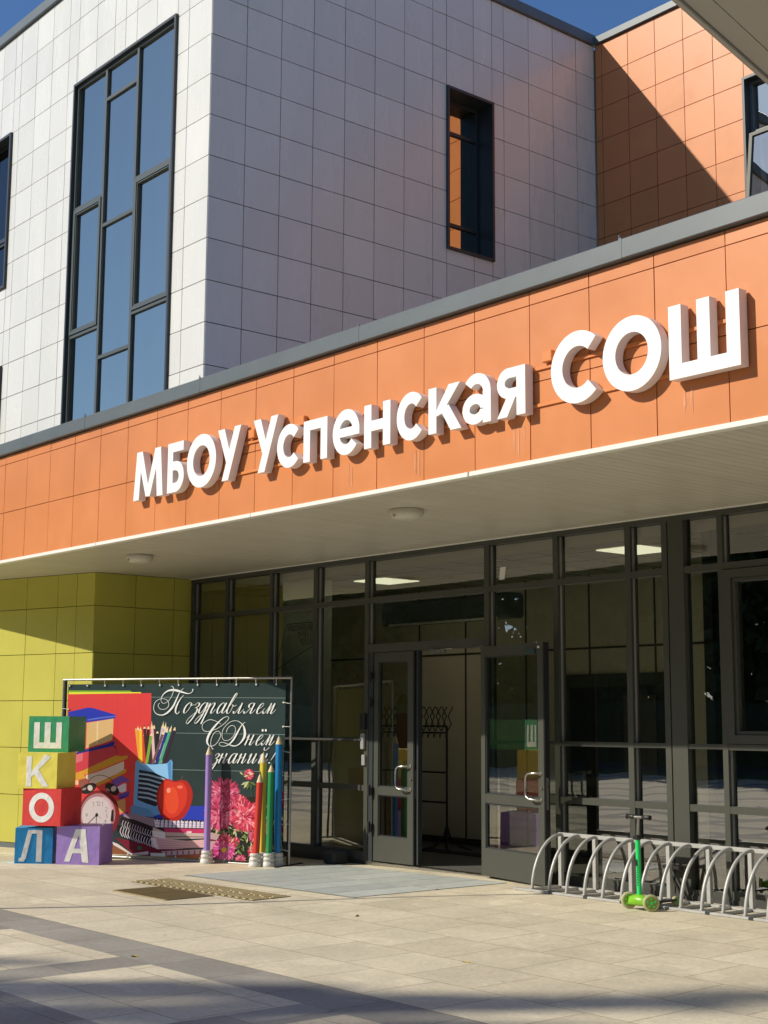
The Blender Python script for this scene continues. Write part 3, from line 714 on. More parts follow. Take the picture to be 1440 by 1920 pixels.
for (a, b) in (((-14.22, 2.752), (-13.65, 2.752)), ((-14.22, 2.752), (-14.42, 2.24)), ((-14.45, 2.19), (-13.65, 2.48))):
    d = Vector((b[0]-a[0], b[1]-a[1])).normalized()*.005; n_ = (-d.y, d.x)
    mb.face([PGt(a[0]-n_[0], a[1]-n_[1], 0), PGt(b[0]-n_[0], b[1]-n_[1], 0), PGt(b[0]+n_[0], b[1]+n_[1], 0), PGt(a[0]+n_[0], a[1]+n_[1], 0)])
mb.build('window_lettering', m_ink, GF)
mb = MB(); mb.face([PGt(-10.50, 3.03, 0), PGt(-10.42, 3.03, 0), PGt(-10.40, 3.16, 0), PGt(-10.48, 3.16, 0)]); mb.build('paper_sticker', m_trim, GF)

# ---------------------------------------------------------------- school name sign
SG = thing('facade_sign', 'large white raised letters of the school name on orange rails along the orange fascia', 'sign', (-9.2, YF, 3.84))
def ell(cx, cy, rx, ry, a0=0, a1=360, n=40): return [(cx+rx*math.cos(rad(a0+(a1-a0)*i/n)), cy+ry*math.sin(rad(a0+(a1-a0)*i/n))) for i in range(n+(a1-a0 < 360))]
def arc(cx, cy, rx, ry, t, a0, a1, n=36):
    return ell(cx, cy, rx, ry, a0, a1, n) + ell(cx, cy, rx-t, ry-t, a0, a1, n)[::-1]
def R(x0, y0, x1, y1): return [(x0, y0), (x1, y0), (x1, y1), (x0, y1)]
def glyph(ch, w, h, t):
    if ch == 'М':
        s = .055*w/.58
        return [[(0,0),(t*1.08,0),(s+t*.98,h),(s,h)], [(w-t*1.08,0),(w,0),(w-s,h),(w-s-t*.98,h)], [(s,h),(s+t*1.05,h),(w/2+t*.40,.02),(w/2-t*.40,.02)], [(w-s-t*1.05,h),(w-s,h),(w/2+t*.40,.02),(w/2-t*.40,.02)]], []
    if ch == 'Б':
        b = h*.62
        return [R(0,0,t,h), R(t*.5,h-t*.95,w*.95,h), R(t*.5,0,w-b/2,t*.95), R(t*.5,b-t*.9,w-b/2,b), arc(w-b/2, b/2, b/2, b/2, t*.95, -90, 90)], []
    if ch in 'Оо': return [ell(w/2,h/2,w/2,h/2,n=56)], [ell(w/2,h/2,w/2-t,h/2-t,n=56)[::-1]]
    if ch == 'У':
        return [[(0,h),(t*1.15,h),(w*.60,h*.40),(w*.44,h*.24)], [(w-t*1.08,h),(w,h),(w*.40+t*.3,0),(w*.40-t*.78,0)]], []
    if ch in 'Сс':
        return [arc(w/2*1.03, h/2, w/2*1.03, h/2, t, 47 if ch == 'С' else 42, 313 if ch == 'С' else 318, 48)], []
    if ch == 'п': return [R(0,0,t,h), R(w-t,0,w,h), R(t*.5,h-t*.95,w-t*.5,h)], []
    if ch == 'н': return [R(0,0,t,h), R(w-t,0,w,h), R(t*.5,h*.5-t*.47,w-t*.5,h*.5+t*.47)], []
    if ch == 'е': return [arc(w/2, h/2, w/2, h/2, t, 0, 322, 48), [(t*.6,h/2-t*.42),(w-.001,h/2-t*.42),(w-.0005,h/2+t*.42),(t*.6,h/2+t*.42)]], []
    if ch == 'к': return [R(0,0,t,h), [(t*.8,h*.42),(w*.62,h),(w*.96,h),(w*.42,h*.40),(t*.8,h*.40-t*.2)], [(w*.34,h*.52),(w*.62,h*.56),(w,0),(w*.68,0)]], []
    if ch == 'а':
        rb = h*.30
        return [R(w-t,0,w,h*.62), arc(w*.5,h-w*.5,w*.5,w*.5,t*.95,0,142,26), arc(w*.44,rb,w*.44,rb,t*.9,0,360,40)], []
    if ch == 'я':
        b = h*.62
        return [R(w-t,0,w,h), R(b*.45,h-t*.85,w-t*.5,h), R(b*.45,h-b,w-t*.5,h-b+t*.8), arc(b/2,h-b/2,b/2,b/2,t*.9,90,270), [(0,0),(t*1.15,0),(w*.68,h*.42),(w*.36,h*.42)]], []
    if ch == 'Ш': return [R(0,0,t,h), R(w/2-t*.5,0,w/2+t*.5,h), R(w-t,0,w,h), R(t*.5,0,w-t*.5,t*.95)], []
sign = [('М',-12.975,.585,.507,.105),('Б',-12.304,.31,.507,.10),('О',-11.938,.522,.53,.112),('У',-11.389,.395,.507,.10),
        ('У',-10.786,.39,.507,.10),('с',-10.405,.36,.40,.095),('п',-10.003,.345,.372,.095),('е',-9.58,.368,.398,.092),('н',-9.148,.342,.372,.095),
        ('с',-8.724,.345,.40,.095),('к',-8.333,.385,.372,.095),('а',-7.934,.315,.40,.088),('я',-7.55,.298,.375,.092),
        ('С',-6.989,.50,.53,.112),('О',-6.491,.522,.53,.115),('Ш',-5.905,.574,.507,.105)]
for ch, x0, w_, h_, t_ in sign:
    z0 = 3.838 - (.012 if ch in 'ОСосе' else 0)
    pol, hol = glyph(ch, w_, h_, t_)
    f = lambda u, v, w: Vector((x0+u, YF-w, z0+v))
    mb = MB(); vs, tr = fill2d(pol, hol)
    extrude(mb, pol, hol, f, .018, .099, mi=1)
    mb.idx([f(v.x, v.y, .1005) for v in vs], tr, 1, 0)
    mb.build('letter', [m_lettwhite, m_lettside], SG)
m_rail = mat('orange_painted_rail', (.72, .24, .06), .45)
for z in (4.165, 3.885):
    mb = MB(); mb.bbox(-12.72, -5.48, YF-.017, YF-.003, z, z+.028, .003)
    mb.build('rail', m_rail, SG)
for x in (-10.95, -10.17, -7.13):
    mb = MB(); mb.bbox(x, x+.10, YF-.05, YF-.0035, 4.205, 4.29, .006); mb.build('junction_box', m_rail, SG)
# pale run-off streaks below the letters
m_streak = mat('pale_runoff_streak', (.74, .33, .16), .5)
mb = MB()
for (x, z, l) in ((-9.47, 3.80, .2), (-9.43, 3.76, .16), (-8.60, 3.79, .21), (-8.56, 3.80, .24), (-7.47, 3.78, .18), (-7.42, 3.79, .24), (-7.36, 3.78, .15), (-5.86, 3.78, .2), (-5.80, 3.8, .17)):
    for k in range(5):
        a = x+random.uniform(-.008, .008); b = random.uniform(.0015, .004); l2 = l*random.uniform(.4, 1)
        zt = z-random.uniform(0, .05); sk_ = YF-.0030-.0002*k-.00003*(int(-x*100) % 7); mb.face([(a-b, sk_, zt-l2), (a+b, sk_, zt-l2), (a+b*.6, sk_, zt), (a-b*.6, sk_, zt)])
mb.build('runoff_streak', m_streak, BLD)

# ---------------------------------------------------------------- canopy lamps
m_lamp = mat('white_lamp_housing', (.55, .53, .44), .45); m_diff = mat('frosted_diffuser', (.62, .60, .50), .35)
for (x, y, lb) in ((-14.351, 8.328, 'round white canopy lamp above the olive corner'), (-9.605, 8.301, 'round white canopy lamp above the open door')):
    t = thing('ceiling_lamp', lb, 'lamp', (x, y, ZB), 'round lamps under the canopy')
    mb = MB(); mb.lathe([(.0, -.055+ZB), (.148, -.055+ZB), (.157, -.045+ZB), (.157, ZB-.004), (.15, ZB)], x, y, 40); mb.build('housing', m_lamp, t)
    mb = MB(); mb.lathe([(.0, -.098+ZB), (.05, -.096+ZB), (.10, -.087+ZB), (.132, -.072+ZB), (.14, -.056+ZB)], x, y, 40); mb.build('diffuser', m_diff, t)
    mb = MB(); mb.bbox(x-.012, x+.012, y-.152, y-.142, ZB-.08, ZB-.045, .003); mb.build('clip', m_steel, t)

# ---------------------------------------------------------------- letter blocks
def paper(name, c): return mat(name, c, .55, var=.08, scale=5, bump=.6, bscale=7)
m_paper = mat('crumpled_white_paper', (.88, .87, .82), .6, var=.10, scale=9, bump=.5, bscale=12)
bl = {
 'А': ((-14.525, 8.029), 43.6, .497, .421, None, (.38, .25, .64), 'purple paper block with a white letter А, on the ground'),
 'Л': ((-14.955, 7.674), 55, .416, .398, None, (.016, .29, .64), 'blue paper block with a white letter Л, leftmost on the ground'),
 'О': ((-14.791, 7.674), 34, .481, .411, .391, (.74, .05, .045), 'red paper block with a white letter О, above the blue and purple ones'),
 'К': ((-14.849, 7.64), 37, .483, .397, .803, (.86, .75, .11), 'yellow paper block with a white letter К, between red and green'),
 'Ш': ((-15.118, 7.909), 39, .497, .411, 1.201, (.035, .33, .14), 'green paper block with a white letter Ш, topmost of the stack')}
lett = {
 'Ш': ([R(.137,.10,.278,.83), R(.402,.10,.548,.83), R(.69,.10,.826,.83), R(.2,.10,.75,.265)], []),
 'К': ([R(.226,.05,.354,.90), [(.30,.36),(.69,.955),(.84,.89),(.345,.30)], [(.36,.50),(.50,.60),(.80,.055),(.655,.05)]], []),
 'О': ([ell(.50,.49,.325,.40,n=48)], [ell(.50,.49,.19,.24,n=48)[::-1]]),
 'Л': ([R(.575,.06,.72,.94), [(.34,.94),(.36,.84),(.60,.84),(.60,.94)], [(.34,.94),(.45,.88),(.30,.15),(.17,.15)], [(.11,.075),(.25,.065),(.31,.18),(.12,.17)]], []),
 'А': ([[(.19,.08),(.32,.08),(.56,.93),(.44,.93)], [(.61,.07),(.76,.05),(.67,.93),(.50,.93)], R(.33,.30,.62,.42)], [])}
for ch, (Bp, yw, wd, ht, z0, col, lb) in bl.items():
    a = rad(yw); e = Vector((math.cos(a), math.sin(a), 0)); nn = Vector((-math.sin(a), math.cos(a), 0))
    z0 = gz(*Bp) if z0 is None else z0
    A = Vector((Bp[0], Bp[1], z0)) - e*wd
    t = thing('letter_block', lb, 'block', tuple(A+e*wd/2+nn*wd/2), 'paper letter blocks stacked beside the banner')
    M = Matrix.Translation(A) @ Matrix((e, nn, Vector((0,0,1)))).transposed().to_4x4()
    mb = MB()
    # slightly slack paper box: subdivided cube with bulge and dents
    N = 7; rnd = random.Random(ord(ch))
    def skin(f):
        vs = []; 
        for j in range(N+1):
            for i in range(N+1):
                u, v = i/N, j/N; ed_ = 16*u*(1-u)*v*(1-v)
                vs.append(M @ f(u, v, ed_*(rnd.uniform(-.0025, .004)+.002)))
        mb.idx(vs, [(j*(N+1)+i, j*(N+1)+i+1, (j+1)*(N+1)+i+1, (j+1)*(N+1)+i) for j in range(N) for i in range(N)], smooth=True)
    D_ = wd if ch != 'Л' else .416
    skin(lambda u, v, w: Vector((u*wd, -w*0, v*ht)))
    skin(lambda u, v, w: Vector((wd+w, u*D_, v*ht)))
    skin(lambda u, v, w: Vector(((1-u)*wd, D_+w, v*ht)))
    skin(lambda u, v, w: Vector((-w, (1-u)*D_, v*ht)))
    skin(lambda u, v, w: Vector((u*wd, v*D_, ht-abs(w)*.3-.001)))
    skin(lambda u, v, w: Vector((u*wd, (1-v)*D_, .001)))
    mb.build('box', paper('paper_'+{'А':'purple','Л':'blue','О':'red','К':'yellow','Ш':'green'}[ch], col), t)
    mb = MB(); pol, hol = lett[ch]; extrude(mb, pol, hol, lambda u, v, w: M @ Vector((u*wd, -w, v*ht)), .0006, .003)
    mb.build('letter', m_paper, t)
mb = MB()
p0 = Vector((-14.62, 8.05, .395)); mb.tube([p0, p0+Vector((.02, .02, .018)), p0+Vector((.05, .03, .02)), p0+Vector((.06, .05, .002))], .004, 6)
tag(mb.build('ribbon_end', m_trim), 'short white ribbon end on top of the purple block', 'ribbon')

# ---------------------------------------------------------------- big pencils
m_wood = mat('pale_wood', (.66, .53, .31), .55, var=.08, scale=30, stretch=(1, 1, .2)); m_pl = mat('white_plastic_base', (.62, .61, .56), .4, var=.12, scale=20)
pen = [('purple', (-13.922, 9.063), .04, 1.186, 1.298, (.34, .22, .58), (.50, .42, .5), 'purple giant pencil, alone at the middle of the banner', (0, 0)),
       ('red', (-13.22, 9.243), .04, .897, 1.021, (.62, .045, .025), (.15, .06, .02), 'red giant pencil, shortest of the group at the banner end', (.035, .03)),
       ('yellow', (-13.30, 9.385), .043, 1.108, 1.227, (.70, .55, .05), (.70, .60, .20), 'yellow giant pencil behind the red one', (.0, .0)),
       ('green', (-13.121, 9.351), .039, 1.011, 1.113, (.02, .27, .08), (.02, .16, .09), 'green giant pencil right of the red one', (.012, .01)),
       ('blue', (-13.14, 9.482), .043, 1.313, 1.432, (.01, .20, .48), (.02, .25, .28), 'blue giant pencil, tallest, at the right end of the banner', (.0, .0))]
for nm, (x, y), r, zb, ztp, col, lead, lb, lean in pen:
    t = thing('giant_pencil', lb, 'pencil', gpt(x, y), 'giant pencils standing before the banner'); z0 = gz(x, y)
    mb = MB(); mb.lathe([(0, z0), (.074, z0), (.076, z0+.008), (.073, z0+.05), (.066, z0+.052), (.066, z0+.066), (.070, z0+.068), (.068, z0+.094), (.060, z0+.096), (.060, z0+.112), (.064, z0+.114), (.063, z0+.14), (.05, z0+.145), (0, z0+.145)], x, y, 30); mb.build('base', m_pl, t)
    def ring(z, rr, n=6, ph=.3):
        k = (z-z0)/1.2; return [Vector((x+lean[0]*k+rr*math.cos(ph+2*math.pi*i/n), y+lean[1]*k+rr*math.sin(ph+2*math.pi*i/n), z)) for i in range(n)]
    def hx(mb, lv, n=6, smooth=False):
        rg = [ring(z, q, n) for z, q in lv]; vs = [p for g_ in rg for p in g_]
        mb.idx(vs, [(i*n+k, i*n+(k+1) % n, (i+1)*n+(k+1) % n, (i+1)*n+k) for i in range(len(rg)-1) for k in range(n)], smooth=smooth); mb.face(rg[-1])
    rb = r*.985
    # body: rounded hexagon drawn with 24 sides
    mb = MB(); n = 24
    def rr(k): a = (2*math.pi*k/n) % (math.pi/3) - math.pi/6; return rb*(.6*math.cos(math.pi/6)/math.cos(a)+.4)
    lv = [z0+.12, z0+.5, zb]
    vs = []
    for z in lv:
        k_ = (z-z0)/1.2
        for k in range(n): vs.append((x+lean[0]*k_+rr(k)*math.cos(.3+2*math.pi*k/n), y+lean[1]*k_+rr(k)*math.sin(.3+2*math.pi*k/n), z))
    mb.idx(vs, [(i*n+k, i*n+(k+1) % n, (i+1)*n+(k+1) % n, (i+1)*n+k) for i in range(2) for k in range(n)], smooth=True)
    mb.build('body', mat(nm+'_film', col, .35, spec=.5), t)
    zl = zb+(ztp-zb)*.68
    mb = MB(); hx(mb, [(zb-.001, rb*.995), (zl, r*.30)], 24, True); mb.build('sharpened_tip', m_wood, t)
    mb = MB(); hx(mb, [(zl+.0005, r*.29), (ztp, r*.04)], 16, True); mb.build('lead', mat(nm+'_lead', lead, .4), t)

# ---------------------------------------------------------------- banner
BA, BB = Vector((-15.925, 8.262, 0)), Vector((-13.07, 9.590, 0))
BW = (BB-BA).length; be = (BB-BA)/BW; bn = Vector((be.y, -be.x, 0))     # bn points at the viewer
zbot = -.02
def PB(u, v, w): return Vector((BA.x+be.x*u+bn.x*w, BA.y+be.y*u+bn.y*w, zbot+v))
BH = 2.075
# the print was measured on a 3.15 x 2.08 m grid; this maps its drawing grid to metres on the canvas
src = [(119.8+.0, 1278.1), (548.3, 1269.2), (539.8, 1623.1), (117.0, 1600.0)]
dst = [(0, BH), (BW, BH), (BW, 0), (0, 0)]
Am = []; bm = []
for (x, y), (u, v) in zip(src, dst):
    Am += [[x, y, 1, 0, 0, 0, -u*x, -u*y], [0, 0, 0, x, y, 1, -v*x, -v*y]]; bm += [u, v]
hh = np.linalg.solve(np.array(Am, float), np.array(bm, float))
def uv(x, y):
    d = hh[6]*x+hh[7]*y+1; return ((hh[0]*x+hh[1]*y+hh[2])/d, (hh[3]*x+hh[4]*y+hh[5])/d)
C1 = lambda a, b: (100+a/9, 1290+b/9); C2 = lambda a, b: (100+a/9, 1430+b/9)
k3 = 140/1440; k6 = 170/1440; k8 = 160/1440; kz = .38889
C3 = lambda a, b: (230+a*k3, 1340+b*k3); C4 = lambda a, b: (220+a*k6, 1480+b*k6); C5 = lambda a, b: (275+a*k3, 1275+b*k3)
C6 = lambda a, b: (375+a*k6, 1285+b*k6); C7 = lambda a, b: (375+a*k6, 1360+b*k6); C8 = lambda a, b: (385+a*k8, 1430+b*k8); CZ_ = lambda a, b: (a*kz, 1240+b*kz)
art = []       # (colour key, polygon in print grid)
PAL = {}
def P_(col, pts, f=lambda a, b: (a, b)):
    PAL.setdefault(col, len(PAL)); art.append((col, [f(*p) for p in pts]))
def E_(col, cx, cy, rx, ry, f=lambda a, b: (a, b), n=20, rot=0):
    c, s = math.cos(rot), math.sin(rot)
    P_(col, [(cx+rx*math.cos(2*math.pi*i/n)*c-ry*math.sin(2*math.pi*i/n)*s, cy+rx*math.cos(2*math.pi*i/n)*s+ry*math.sin(2*math.pi*i/n)*c) for i in range(n)], f)
def smooth(pts, m=5):
    out = []
    for i in range(len(pts)-1):
        p0 = pts[max(i-1, 0)]; p1 = pts[i]; p2 = pts[i+1]; p3 = pts[min(i+2, len(pts)-1)]
        for k in range(m):
            t = k/m; out.append(tuple(.5*((2*b)+(-a+c)*t+(2*a-5*b+4*c-d)*t*t+(-a+3*b-3*c+d)*t**3) for a, b, c, d in zip(p0, p1, p2, p3)))
    out.append(tuple(pts[-1])); return out
def S_(col, pts, f=lambda a, b: (a, b), thin=.5, thick=1.7, m=5, auto=True):
    """pen stroke; a third value per point is its own width in grid units"""
    q = [f(p[0], p[1])+((p[2],) if len(p) > 2 else (-1,)) for p in pts]; q = smooth(q, m) if len(q) > 2 else q
    L_, R_ = [], []
    for i, p in enumerate(q):
        a = q[max(i-1, 0)]; b = q[min(i+1, len(q)-1)]; dx, dy = b[0]-a[0], b[1]-a[1]; d = math.hypot(dx, dy) or 1; dx /= d; dy /= d
        if p[2] > 0: w_ = p[2]
        elif auto: w_ = thin+(thick-thin)*max(0, dy)**2.2*(1 if dx < .35 else .4)
        else: w_ = thin
        L_.append((p[0]-dy*w_/2, p[1]+dx*w_/2)); R_.append((p[0]+dy*w_/2, p[1]-dx*w_/2))
    PAL.setdefault(col, len(PAL))
    for i in range(len(q)-1): art.append((col, [L_[i], L_[i+1], R_[i+1], R_[i]]))
WH = (236, 240, 236); BKG = (27, 42, 42)
# chalk lines
for a, b in (((722, 178), (1386, 176)), ((845, 352), (1386, 356)), ((830, 529), (1386, 538))): S_((150, 170, 165), [a, ((a[0]+b[0])/2, (a[1]+b[1])/2), b], CZ_, .62, .62, 2, False)
# folders
P_((120, 170, 52), [(325, 149), (620, 147), (636, 158), (325, 162)], CZ_); P_((228, 226, 60), [(325, 157), (672, 154), (676, 162), (325, 170)], CZ_)
P_((222, 62, 62), [(322, 168), (723, 158), (724, 420), (700, 520), (640, 745), (560, 745), (322, 745)], CZ_)
for xx in (505, 560, 600, 672): S_((200, 50, 52), [(xx, 170), (xx+2, 290), (xx+1, 400)], CZ_, .35, .35, 2, False)
# book stack
P_((36, 52, 178), [(240, 440), (560, 362), (640, 365), (1035, 480), (1035, 530), (1000, 545), (560, 610), (240, 520)], C1)
P_((92, 110, 205), [(560, 560), (780, 520), (1030, 495), (1035, 515), (800, 545), (560, 585)], C1)
P_((226, 186, 128), [(552, 622), (1000, 545), (995, 800), (985, 905), (830, 965), (552, 1050)], C1)
for k in range(9): S_((196, 152, 100), [(560, 660+k*40), (780, 628+k*36), (990, 580+k*36)], C1, .28, .28, 2, False)
P_((240, 214, 165), [(725, 600), (745, 597), (742, 985), (722, 990)], C1)
P_((32, 42, 150), [(380, 1125), (550, 1070), (900, 975), (1000, 930), (1030, 950), (1010, 1010), (760, 1075), (520, 1120), (385, 1155)], C1)
P_((235, 225, 205), [(385, 1080), (520, 1050), (520, 1085), (385, 1120)], C1)
P_((96, 30, 62), [(510, 1130), (1045, 1000), (1085, 1130), (1060, 1180), (900, 1290), (560, 1440), (505, 1440)], C1)
P_((205, 60, 76), [(385, 1160), (1000, 1010), (1060, 1060), (1080, 1165), (880, 1300), (400, 1440)], C1)
P_((222, 110, 130), [(385, 1160), (505, 1130), (500, 1260), (390, 1300)], C1)
P_((214, 154, 46), [(0-0+390, 205), (500, 165), (1045, -90), (1140, -75), (1245, -95), (1250, -50), (1150, 0), (760, 160), (560, 235), (520, 215), (400, 260)], C2)
P_((230, 214, 200), [(560, 245), (800, 165), (1190, 5), (1190, 160), (1000, 250), (720, 385), (560, 330)], C2)
for k in range(6): S_((190, 160, 150), [(580, 260+k*22), (900, 140+k*24), (1185, 30+k*22)], C2, .3, .3, 2, False)
P_((214, 160, 50), [(390, 205), (500, 175), (560, 290), (395, 325)], C2)
P_((208, 158, 40), [(720, 380), (1000, 262), (1210, 130), (1235, 150), (1225, 190), (980, 320), (760, 420)], C2)
P_((236, 200, 150), [(390, 330), (440, 320), (440, 400), (390, 400)], C2)
P_((150, 84, 70), [(450, 330), (560, 290), (640, 340), (560, 420), (480, 470), (450, 400)], C2)
P_((120, 80, 170), [(1000, 320), (1150, 240), (1290, 320), (1285, 350), (1180, 355), (1060, 440), (1000, 410)], C2)
P_((224, 218, 222), [(1085, 440), (1180, 380), (1235, 375), (1235, 500), (1160, 530), (1100, 500)], C2)
P_((92, 70, 160), [(1100, 560), (1200, 530), (1290, 495), (1290, 530), (1280, 570), (1200, 620), (1120, 640)], C2); P_((40, 48, 160), [(1130, 600), (1285, 560), (1275, 585), (1130, 640)], C2)
P_((206, 160, 92), [(1085, 670), (1225, 625), (1230, 830), (1140, 880)], C2); P_((50, 40, 140), [(1150, 890), (1290, 840), (1250, 895), (1160, 910)], C2)
# alarm clock
S_((70, 20, 30), [(600, 360), (680, 270), (820, 240), (960, 290), (1030, 385)], C2, 1.0, 1.0, 6, False)
for cx, cy, ro in ((610, 460, -.45), (1000, 470, .65)):
    E_((30, 18, 22), cx, cy, 135, 82, C2, 20, ro); E_((206, 196, 190), cx+25, cy-8, 42, 50, C2, 12, ro); E_((150, 140, 136), cx-70, cy+10, 38, 20, C2, 10, ro)
E_((128, 22, 28), 790, 900, 340, 410, C2, 40); E_((170, 120, 128), 775, 890, 290, 350, C2, 40); E_((206, 196, 198), 765, 895, 255, 300, C2, 40)
P_((36, 14, 16), [(1000, 810), (1035, 820), (1035, 1010), (985, 1000)], C2); P_((206, 170, 178), [(860, 585), (960, 640), (1030, 790), (1000, 820), (940, 690), (850, 620)], C2)
def dg(pts, f): S_((60, 50, 54), pts, f, .55, .55, 3, False)
for ox, oy in ((700, 685), (765, 675), (850, 685)): dg([(ox-15, oy+15), (ox, oy), (ox, oy+72)], C2)
dg([(775, 690), (795, 680), (805, 700), (780, 740), (812, 742)], C2); dg([(890, 780), (915, 765), (928, 790), (895, 840), (935, 842)], C2)
dg([(905, 885), (930, 885), (915, 905), (935, 925), (905, 945)], C2); dg([(600, 870), (575, 880), (580, 905), (600, 905), (600, 880), (590, 935)], C2); dg([(905, 975), (885, 1005), (915, 1005), (905, 985), (905, 1030)], C2)
S_((20, 14, 16), [(775, 880), (700, 955), (620, 1035)], C2, 1.5, 1.5, 3, False); S_((20, 14, 16), [(755, 860), (752, 960), (750, 1060)], C2, 1.2, 1.2, 3, False); E_((20, 14, 16), 755, 900, 25, 30, C2, 12); S_((60, 40, 40), [(780, 910), (830, 960)], C2, .5, .5, 2, False)
# pencil cup
pcs = [((250, 320), (330, 960), (236, 170, 60), 300), ((275, 250), (350, 960), (240, 150, 50), 330), ((325, 270), (350, 960), (238, 200, 50), 340), ((410, 360), (400, 960), (214, 70, 40), 440), ((400, 240), (470, 960), (70, 30, 36), 300), ((480, 230), (460, 970), (50, 26, 30), 310), ((590, 210), (560, 960), (100, 30, 36), 300), ((655, 330), (640, 960), (40, 24, 30), 390), ((540, 170), (600, 950), (228, 190, 190), 300), ((545, 360), (455, 970), (130, 170, 66), 440), ((815, 190), (720, 960), (226, 214, 200), 280), ((770, 170), (690, 700), (206, 190, 200), 280), ((780, 330), (570, 985), (110, 80, 92), 410), ((865, 240), (640, 985), (34, 48, 130), 370), ((930, 230), (700, 985), (76, 168, 132), 350), ((1000, 250), (800, 970), (52, 28, 58), 330)]
for (tx, ty), (bx_, by_), c, tc in pcs:
    d = math.hypot(bx_-tx, by_-ty); ux, uy = (bx_-tx)/d, (by_-ty)/d; hw = 27; nx_, ny_ = -uy, ux
    q = (tc-ty)/uy
    P_(c, [(tx+ux*q-nx_*hw, ty+uy*q-ny_*hw), (tx+ux*q+nx_*hw, ty+uy*q+ny_*hw), (bx_+nx_*hw, by_), (bx_-nx_*hw, by_)], C3)
    P_((238, 214, 170), [(tx, ty), (tx+ux*q+nx_*hw, ty+uy*q+ny_*hw), (tx+ux*q-nx_*hw, ty+uy*q-ny_*hw)], C3)
    P_(c, [(tx-4, ty-18), (tx+4, ty-18), (tx+ux*20+nx_*9, ty+uy*20+ny_*9), (tx+ux*20-nx_*9, ty+uy*20-ny_*9)], C3)
BL_ = (108, 168, 216)
P_(BL_, [(645, 700), (652, 495), (662, 482), (672, 497), (720, 505), (800, 500), (812, 490), (822, 479), (830, 492), (828, 640), (790, 720), (640, 740)], CZ_)
P_((140, 196, 238), [(672, 497), (740, 507), (818, 497), (826, 600), (780, 590), (700, 520)], CZ_); P_((80, 140, 200), [(805, 500), (822, 485), (828, 620), (815, 600)], CZ_)
P_((20, 34, 50), [(670, 530), (740, 542), (800, 570), (800, 650), (752, 705), (705, 690), (664, 672)], CZ_)
for k in range(6): P_((150, 178, 196), [(668, 545+k*22), (715, 550+k*22), (795, 572+k*23), (795, 582+k*23), (715, 559+k*22), (668, 553+k*22)], CZ_)
P_((92, 146, 190), [(632, 705), (650, 700), (700, 712), (760, 730), (750, 755), (700, 752), (634, 740)], CZ_)
P_((100, 160, 215), [(718, 712), (760, 706), (790, 760), (760, 768), (738, 735)], CZ_)
# notebooks
P_((34, 58, 178), [(920, 702), (1010, 702), (1060, 770), (880, 775), (760, 765), (740, 750)], CZ_)
P_((150, 130, 140), [(600, 740), (640, 738), (700, 752), (745, 762), (760, 768), (745, 800), (690, 786), (630, 765), (600, 752)], CZ_)
P_((222, 214, 224), [(745, 762), (1060, 778), (1060, 808), (750, 802)], CZ_)
for k in range(16): P_((96, 84, 130), [(772+k*19, 763+k*.7), (778+k*19, 763+k*.7), (776+k*19, 806), (771+k*19, 805)], CZ_)
S_((70, 60, 90), [(750, 775), (900, 786), (1060, 790)], CZ_, .5, .5, 2, False); S_((120, 100, 150), [(750, 790), (900, 797), (1060, 800)], CZ_, .5, .5, 2, False)
for k in range(18): E_((12, 14, 24), 752+k*14.5, 764+k*.6, 6, 5, CZ_, 8)
P_((26, 14, 24), [(590, 752), (660, 770), (745, 802), (800, 808), (790, 860), (720, 850), (640, 815), (585, 780)], CZ_)
P_((196, 44, 96), [(790, 808), (1060, 812), (1060, 832), (800, 828)], CZ_); E_((240, 230, 232), 912, 825, 12, 5, CZ_, 12); E_((196, 44, 96), 912, 824, 5, 2.2, CZ_, 8)
P_((200, 180, 168), [(740, 802), (800, 826), (1060, 834), (1060, 852), (800, 860), (738, 848)], CZ_); P_((150, 120, 120), [(800, 842), (1060, 846), (1060, 851), (800, 850)], CZ_); P_((236, 226, 222), [(736, 818), (796, 826), (800, 858), (738, 846)], CZ_)
P_((20, 12, 18), [(570, 790), (640, 815), (740, 850), (740, 905), (660, 880), (600, 850), (570, 820)], CZ_)
P_((222, 178, 176), [(730, 850), (760, 852), (900, 866), (1050, 856), (1060, 895), (900, 900), (770, 912), (735, 890)], CZ_)
for k in range(4): S_((176, 110, 116), [(760, 862+k*12), (900, 874+k*8), (1045, 866+k*8)], CZ_, .4, .4, 3, False)
P_((236, 228, 224), [(730, 852), (752, 852), (772, 910), (744, 892)], CZ_)
for k in range(13): S_((206, 198, 204), [(600+k*12, 770+k*4.4), (594+k*12, 790+k*4.2), (604+k*12, 806+k*4)], CZ_, 1.0, 1.0, 3, False)
for k in range(13): S_((206, 198, 204), [(592+k*12.4, 800+k*5.2), (585+k*12.4, 824+k*5), (597+k*12.4, 846+k*4.7)], CZ_, 1.5, 1.5, 3, False)
P_((120, 20, 44), [(560, 850), (700, 880), (760, 905), (1060, 906), (1060, 912), (720, 935), (650, 935)], CZ_); P_((222, 212, 206), [(548, 870), (575, 880), (640, 925), (720, 915), (720, 930), (640, 940), (560, 895)], CZ_)
P_((196, 176, 176), [(780, 915), (1030, 903), (1035, 925), (800, 935)], CZ_)
for k in range(9): P_((176, 70, 90), [(800+k*27, 916-k), (808+k*27, 916-k), (806+k*27, 932-k*.6), (799+k*27, 932-k*.6)], CZ_)
P_((178, 96, 60), [(800, 937), (1030, 927), (1035, 962), (800, 948)], CZ_); P_((232, 226, 214), [(728, 922), (800, 924), (800, 950), (732, 945)], CZ_); E_((40, 120, 70), 678, 900, 12, 9, CZ_, 10)
P_((140, 84, 50), [(545, 880), (640, 935), (545, 935)], CZ_)
